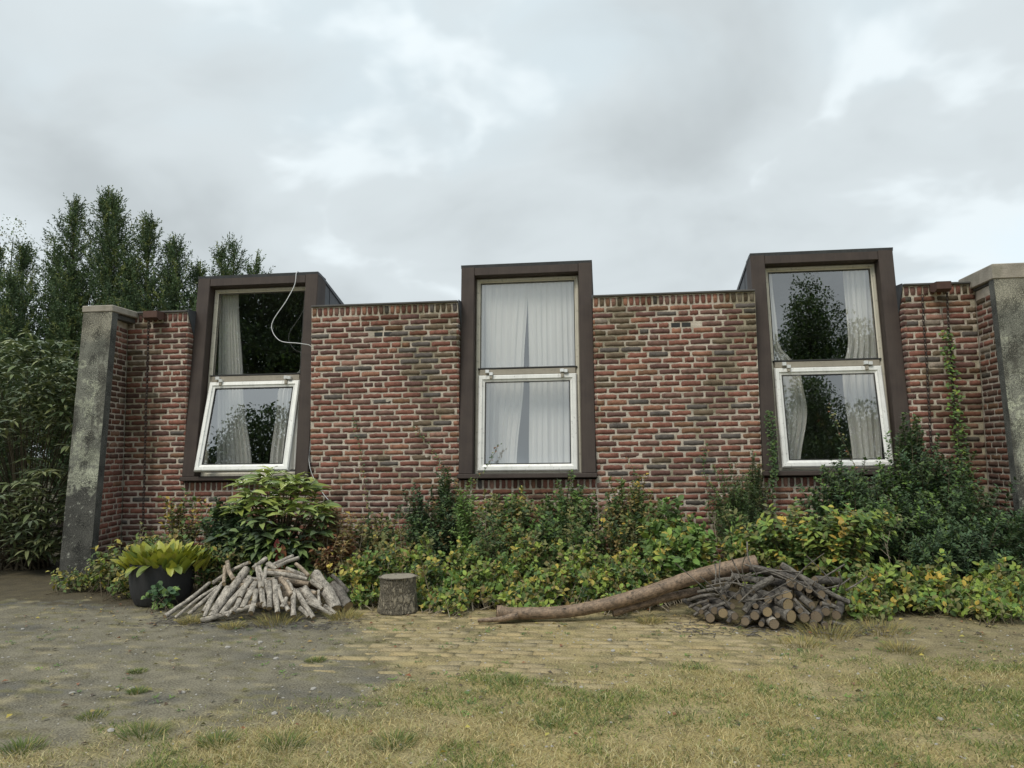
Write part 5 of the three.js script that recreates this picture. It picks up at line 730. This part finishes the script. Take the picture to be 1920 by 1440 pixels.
// grass: dry short lawn, thinning out into the yard
{ const lv = new Leaves(), pal = [[[0.56, 0.49, 0.27], 5], [[0.38, 0.35, 0.16], 3], [[0.20, 0.23, 0.06], 2], [[0.42, 0.34, 0.18], 2], [[0.24, 0.18, 0.09], 1]], palG = [[[0.13, 0.19, 0.045], 3], [[0.24, 0.28, 0.07], 2.4], [[0.085, 0.13, 0.035], 1], [[0.54, 0.47, 0.25], 1.3]];
  for (let k = 0; k < 300000; k++) { const x = R(-3.6, 4.6), z = R(2.3, 5.6), c = grassAt(x, z); if (rnd() > c * 0.95) continue; const green = fbm(x * 1.6, z * 1.6, 12, 3) + 0.06 * (x - 0.9) > 0.0, y = earthH(x, z), L = R(0.010, 0.033) * (0.7 + 0.6 * c) * (rnd() < 0.04 ? 2 : 1) * (green ? 1.15 : 1), a = rnd() * 6.283, t = R(0.3, 1.6), cc = wpick(green ? palG : pal); lv.blade(V(x, y - 0.002, z), V(Math.cos(a) * t, 1, Math.sin(a) * t).normalize(), L, R(0.0028, 0.0055), V(Math.cos(a) * L * 0.4, 0, Math.sin(a) * L * 0.4), cc, [cc[0] * 1.12, cc[1] * 1.1, cc[2]]); }
  const m = mesh('grass', lv.geo(), M.grass, scene); m.userData.kind = 'stuff'; m.userData.label = 'short dry grass in the near yard, yellow with green patches'; m.userData.category = 'grass';
}
// grass tufts standing in the yard
function tuft(x, z, r, h, n, label, pal) { const lv = new Leaves(), y0 = earthH(x, z); for (let k = 0; k < n; k++) { const a = rnd() * 6.283, q = Math.sqrt(rnd()) * r, t = 0.25 + q / r * 0.8, L = h * R(0.5, 1.1), cc = wpick(pal); lv.blade(V(Math.cos(a) * q, -0.004, Math.sin(a) * q), V(Math.cos(a) * t + R(-0.2, 0.2), 1, Math.sin(a) * t + R(-0.2, 0.2)).normalize(), L, R(0.0025, 0.005), V(Math.cos(a) * L * 0.35, 0, Math.sin(a) * L * 0.35), cc, cc); } const m = solo('grass_tuft', lv.geo(), M.grass, label, 'grass', 'grass tufts scattered over the yard'); m.position.set(x, y0, z); }
const gp = [[[0.12, 0.18, 0.04], 3], [[0.19, 0.23, 0.06], 2], [C.straw, 0.8]], sp = [[C.straw, 2], [[0.20, 0.20, 0.07], 2], [[0.30, 0.24, 0.10], 1.5]];
[[-1.28, 4.62, 0.10, 0.07, 'round green tuft in the grit at the lower left'], [-0.85, 4.72, 0.08, 0.06, 'second green tuft from the left along the lower grit edge'], [-0.52, 4.72, 0.10, 0.06, 'third green tuft from the left along the lower grit edge'], [-0.02, 4.66, 0.09, 0.06, 'fourth green tuft, at the corner of the lawn'], [-1.72, 4.86, 0.09, 0.06, 'ragged tuft in the bottom left corner'], [-1.70, 4.40, 0.07, 0.035, 'flat dull tuft near the left picture edge'], [-1.72, 3.98, 0.05, 0.04, 'small dark green tuft in the left yard'], [-1.95, 3.62, 0.05, 0.03, 'little weed tuft farther back in the left yard'], [-0.93, 3.27, 0.06, 0.04, 'bright green seedling on the pavers'], [0.42, 3.66, 0.08, 0.05, 'leafy tuft on the pavers in front of the trunk']].forEach((t) => tuft(t[0], t[1], t[2], t[3], 260, t[4], gp));
[[2.55, 2.32, 0.20, 0.12, 'long yellowish tuft at the foot of the dark log stack'], [2.95, 2.20, 0.22, 0.09, 'thin yellowish tuft right of the dark log stack'], [2.3, 2.62, 0.16, 0.06, 'flat yellowish tuft in front of the dark log stack'], [2.9, 2.75, 0.14, 0.06, 'flat tuft on the bare earth at the right'], [-1.66, 2.22, 0.16, 0.10, 'straw-coloured tuft in front of the loose log heap'], [-1.18, 1.98, 0.13, 0.09, 'rusty straw tuft right of the loose log heap'], [-2.36, 2.26, 0.09, 0.07, 'green tuft by the low end of the flat-lying log'], [-1.95, 2.38, 0.10, 0.05, 'short tuft under the flat-lying log'], [1.3, 2.0, 0.10, 0.06, 'small tuft under the fallen trunk']].forEach((t) => tuft(t[0], t[1], t[2], t[3], 380, t[4], sp));
// fallen leaves, moss crumbs and small stones on the ground
{ const lv = new Leaves(), pal = [[C.tan, 3], [C.rust, 1], [C.yel, 1.5], [C.olive, 2], [[0.10, 0.07, 0.04], 3]];
  for (let k = 0; k < 1500; k++) { const near = rnd() < 0.55, x = R(-4, 4.6), z = near ? R(1.3, 2.4) : R(2.2, 5.2), c = wpick(pal), L = R(0.012, 0.045), a = rnd() * 6.283; lv.leaf(V(x, earthH(x, z) + 0.008, z), V(Math.cos(a), R(-0.1, 0.35), Math.sin(a)), V(R(-0.5, 0.5), 1, R(-0.5, 0.5)), L, L * 0.6, c, 0.2, 0.5); }
  const m = mesh('fallen_leaves', lv.geo(), M.leaf, scene); m.userData.kind = 'stuff'; m.userData.label = 'small fallen leaves and crumbs scattered over the ground'; m.userData.category = 'leaves';
  const db = []; for (let k = 0; k < 420; k++) { const two = k % 2, x = two ? R(1.5, 3.0) : R(-2.8, -1.0), z = (two ? 2.18 : 2.2) + R(-0.25, 0.2) + 0.1 * rnd(), a = rnd() * 6.283, L = R(0.02, 0.12), y = earthH(x, z) + 0.006; db.push(tube([V(x, y, z), V(x + Math.cos(a) * L, y + R(0, 0.012), z + Math.sin(a) * L)], () => R(0.0015, 0.004), 4, 1)); }
  const dm = mesh('bark_litter', mergeGeometries(db), M.barkDark, scene); dm.userData.kind = 'stuff'; dm.userData.label = 'twig and bark litter along the foot of both log piles'; dm.userData.category = 'litter';
  const w = new Leaves(); for (let k = 0; k < 420; k++) { const x = R(-3.5, 3.8), z = R(2.0, 4.3), y = earthH(x, z); if (fbm(x * 2, z * 2, 15, 3) < -0.02) continue; const c = wpick([[C.mid, 2], [C.olive, 2], [C.fresh, 1]]); for (let q = 0; q < 9; q++) { const a = rnd() * 6.283; w.leaf(V(x + R(-0.02, 0.02), y + 0.004, z + R(-0.02, 0.02)), V(Math.cos(a), R(0.1, 0.9), Math.sin(a)), V(0, 1, 0.2), R(0.012, 0.03), R(0.006, 0.012), c); } }
  const q = mesh('joint_weeds', w.geo(), M.leaf, scene); q.userData.kind = 'stuff'; q.userData.label = 'tiny weeds sprouting between pavers and in the bare soil'; q.userData.category = 'weeds';
  const st = []; const ico = new THREE.IcosahedronGeometry(1, 0); for (let k = 0; k < 900; k++) { const x = R(-3.8, 4), z = R(2.1, 5.2), r = R(0.003, 0.009) * (rnd() < 0.05 ? 2.2 : 1); st.push(ico.clone().scale(r * R(0.8, 1.5), r * 0.6, r).rotateY(rnd() * 6).translate(x, earthH(x, z) + r * 0.2, z)); }
  const s = mesh('gravel', mergeGeometries(st), std({ color: lin(0.36, 0.34, 0.31) }), scene); s.userData.kind = 'stuff'; s.userData.label = 'loose pebbles lying on the yard'; s.userData.category = 'gravel';
}

renderer.render(scene, camera);
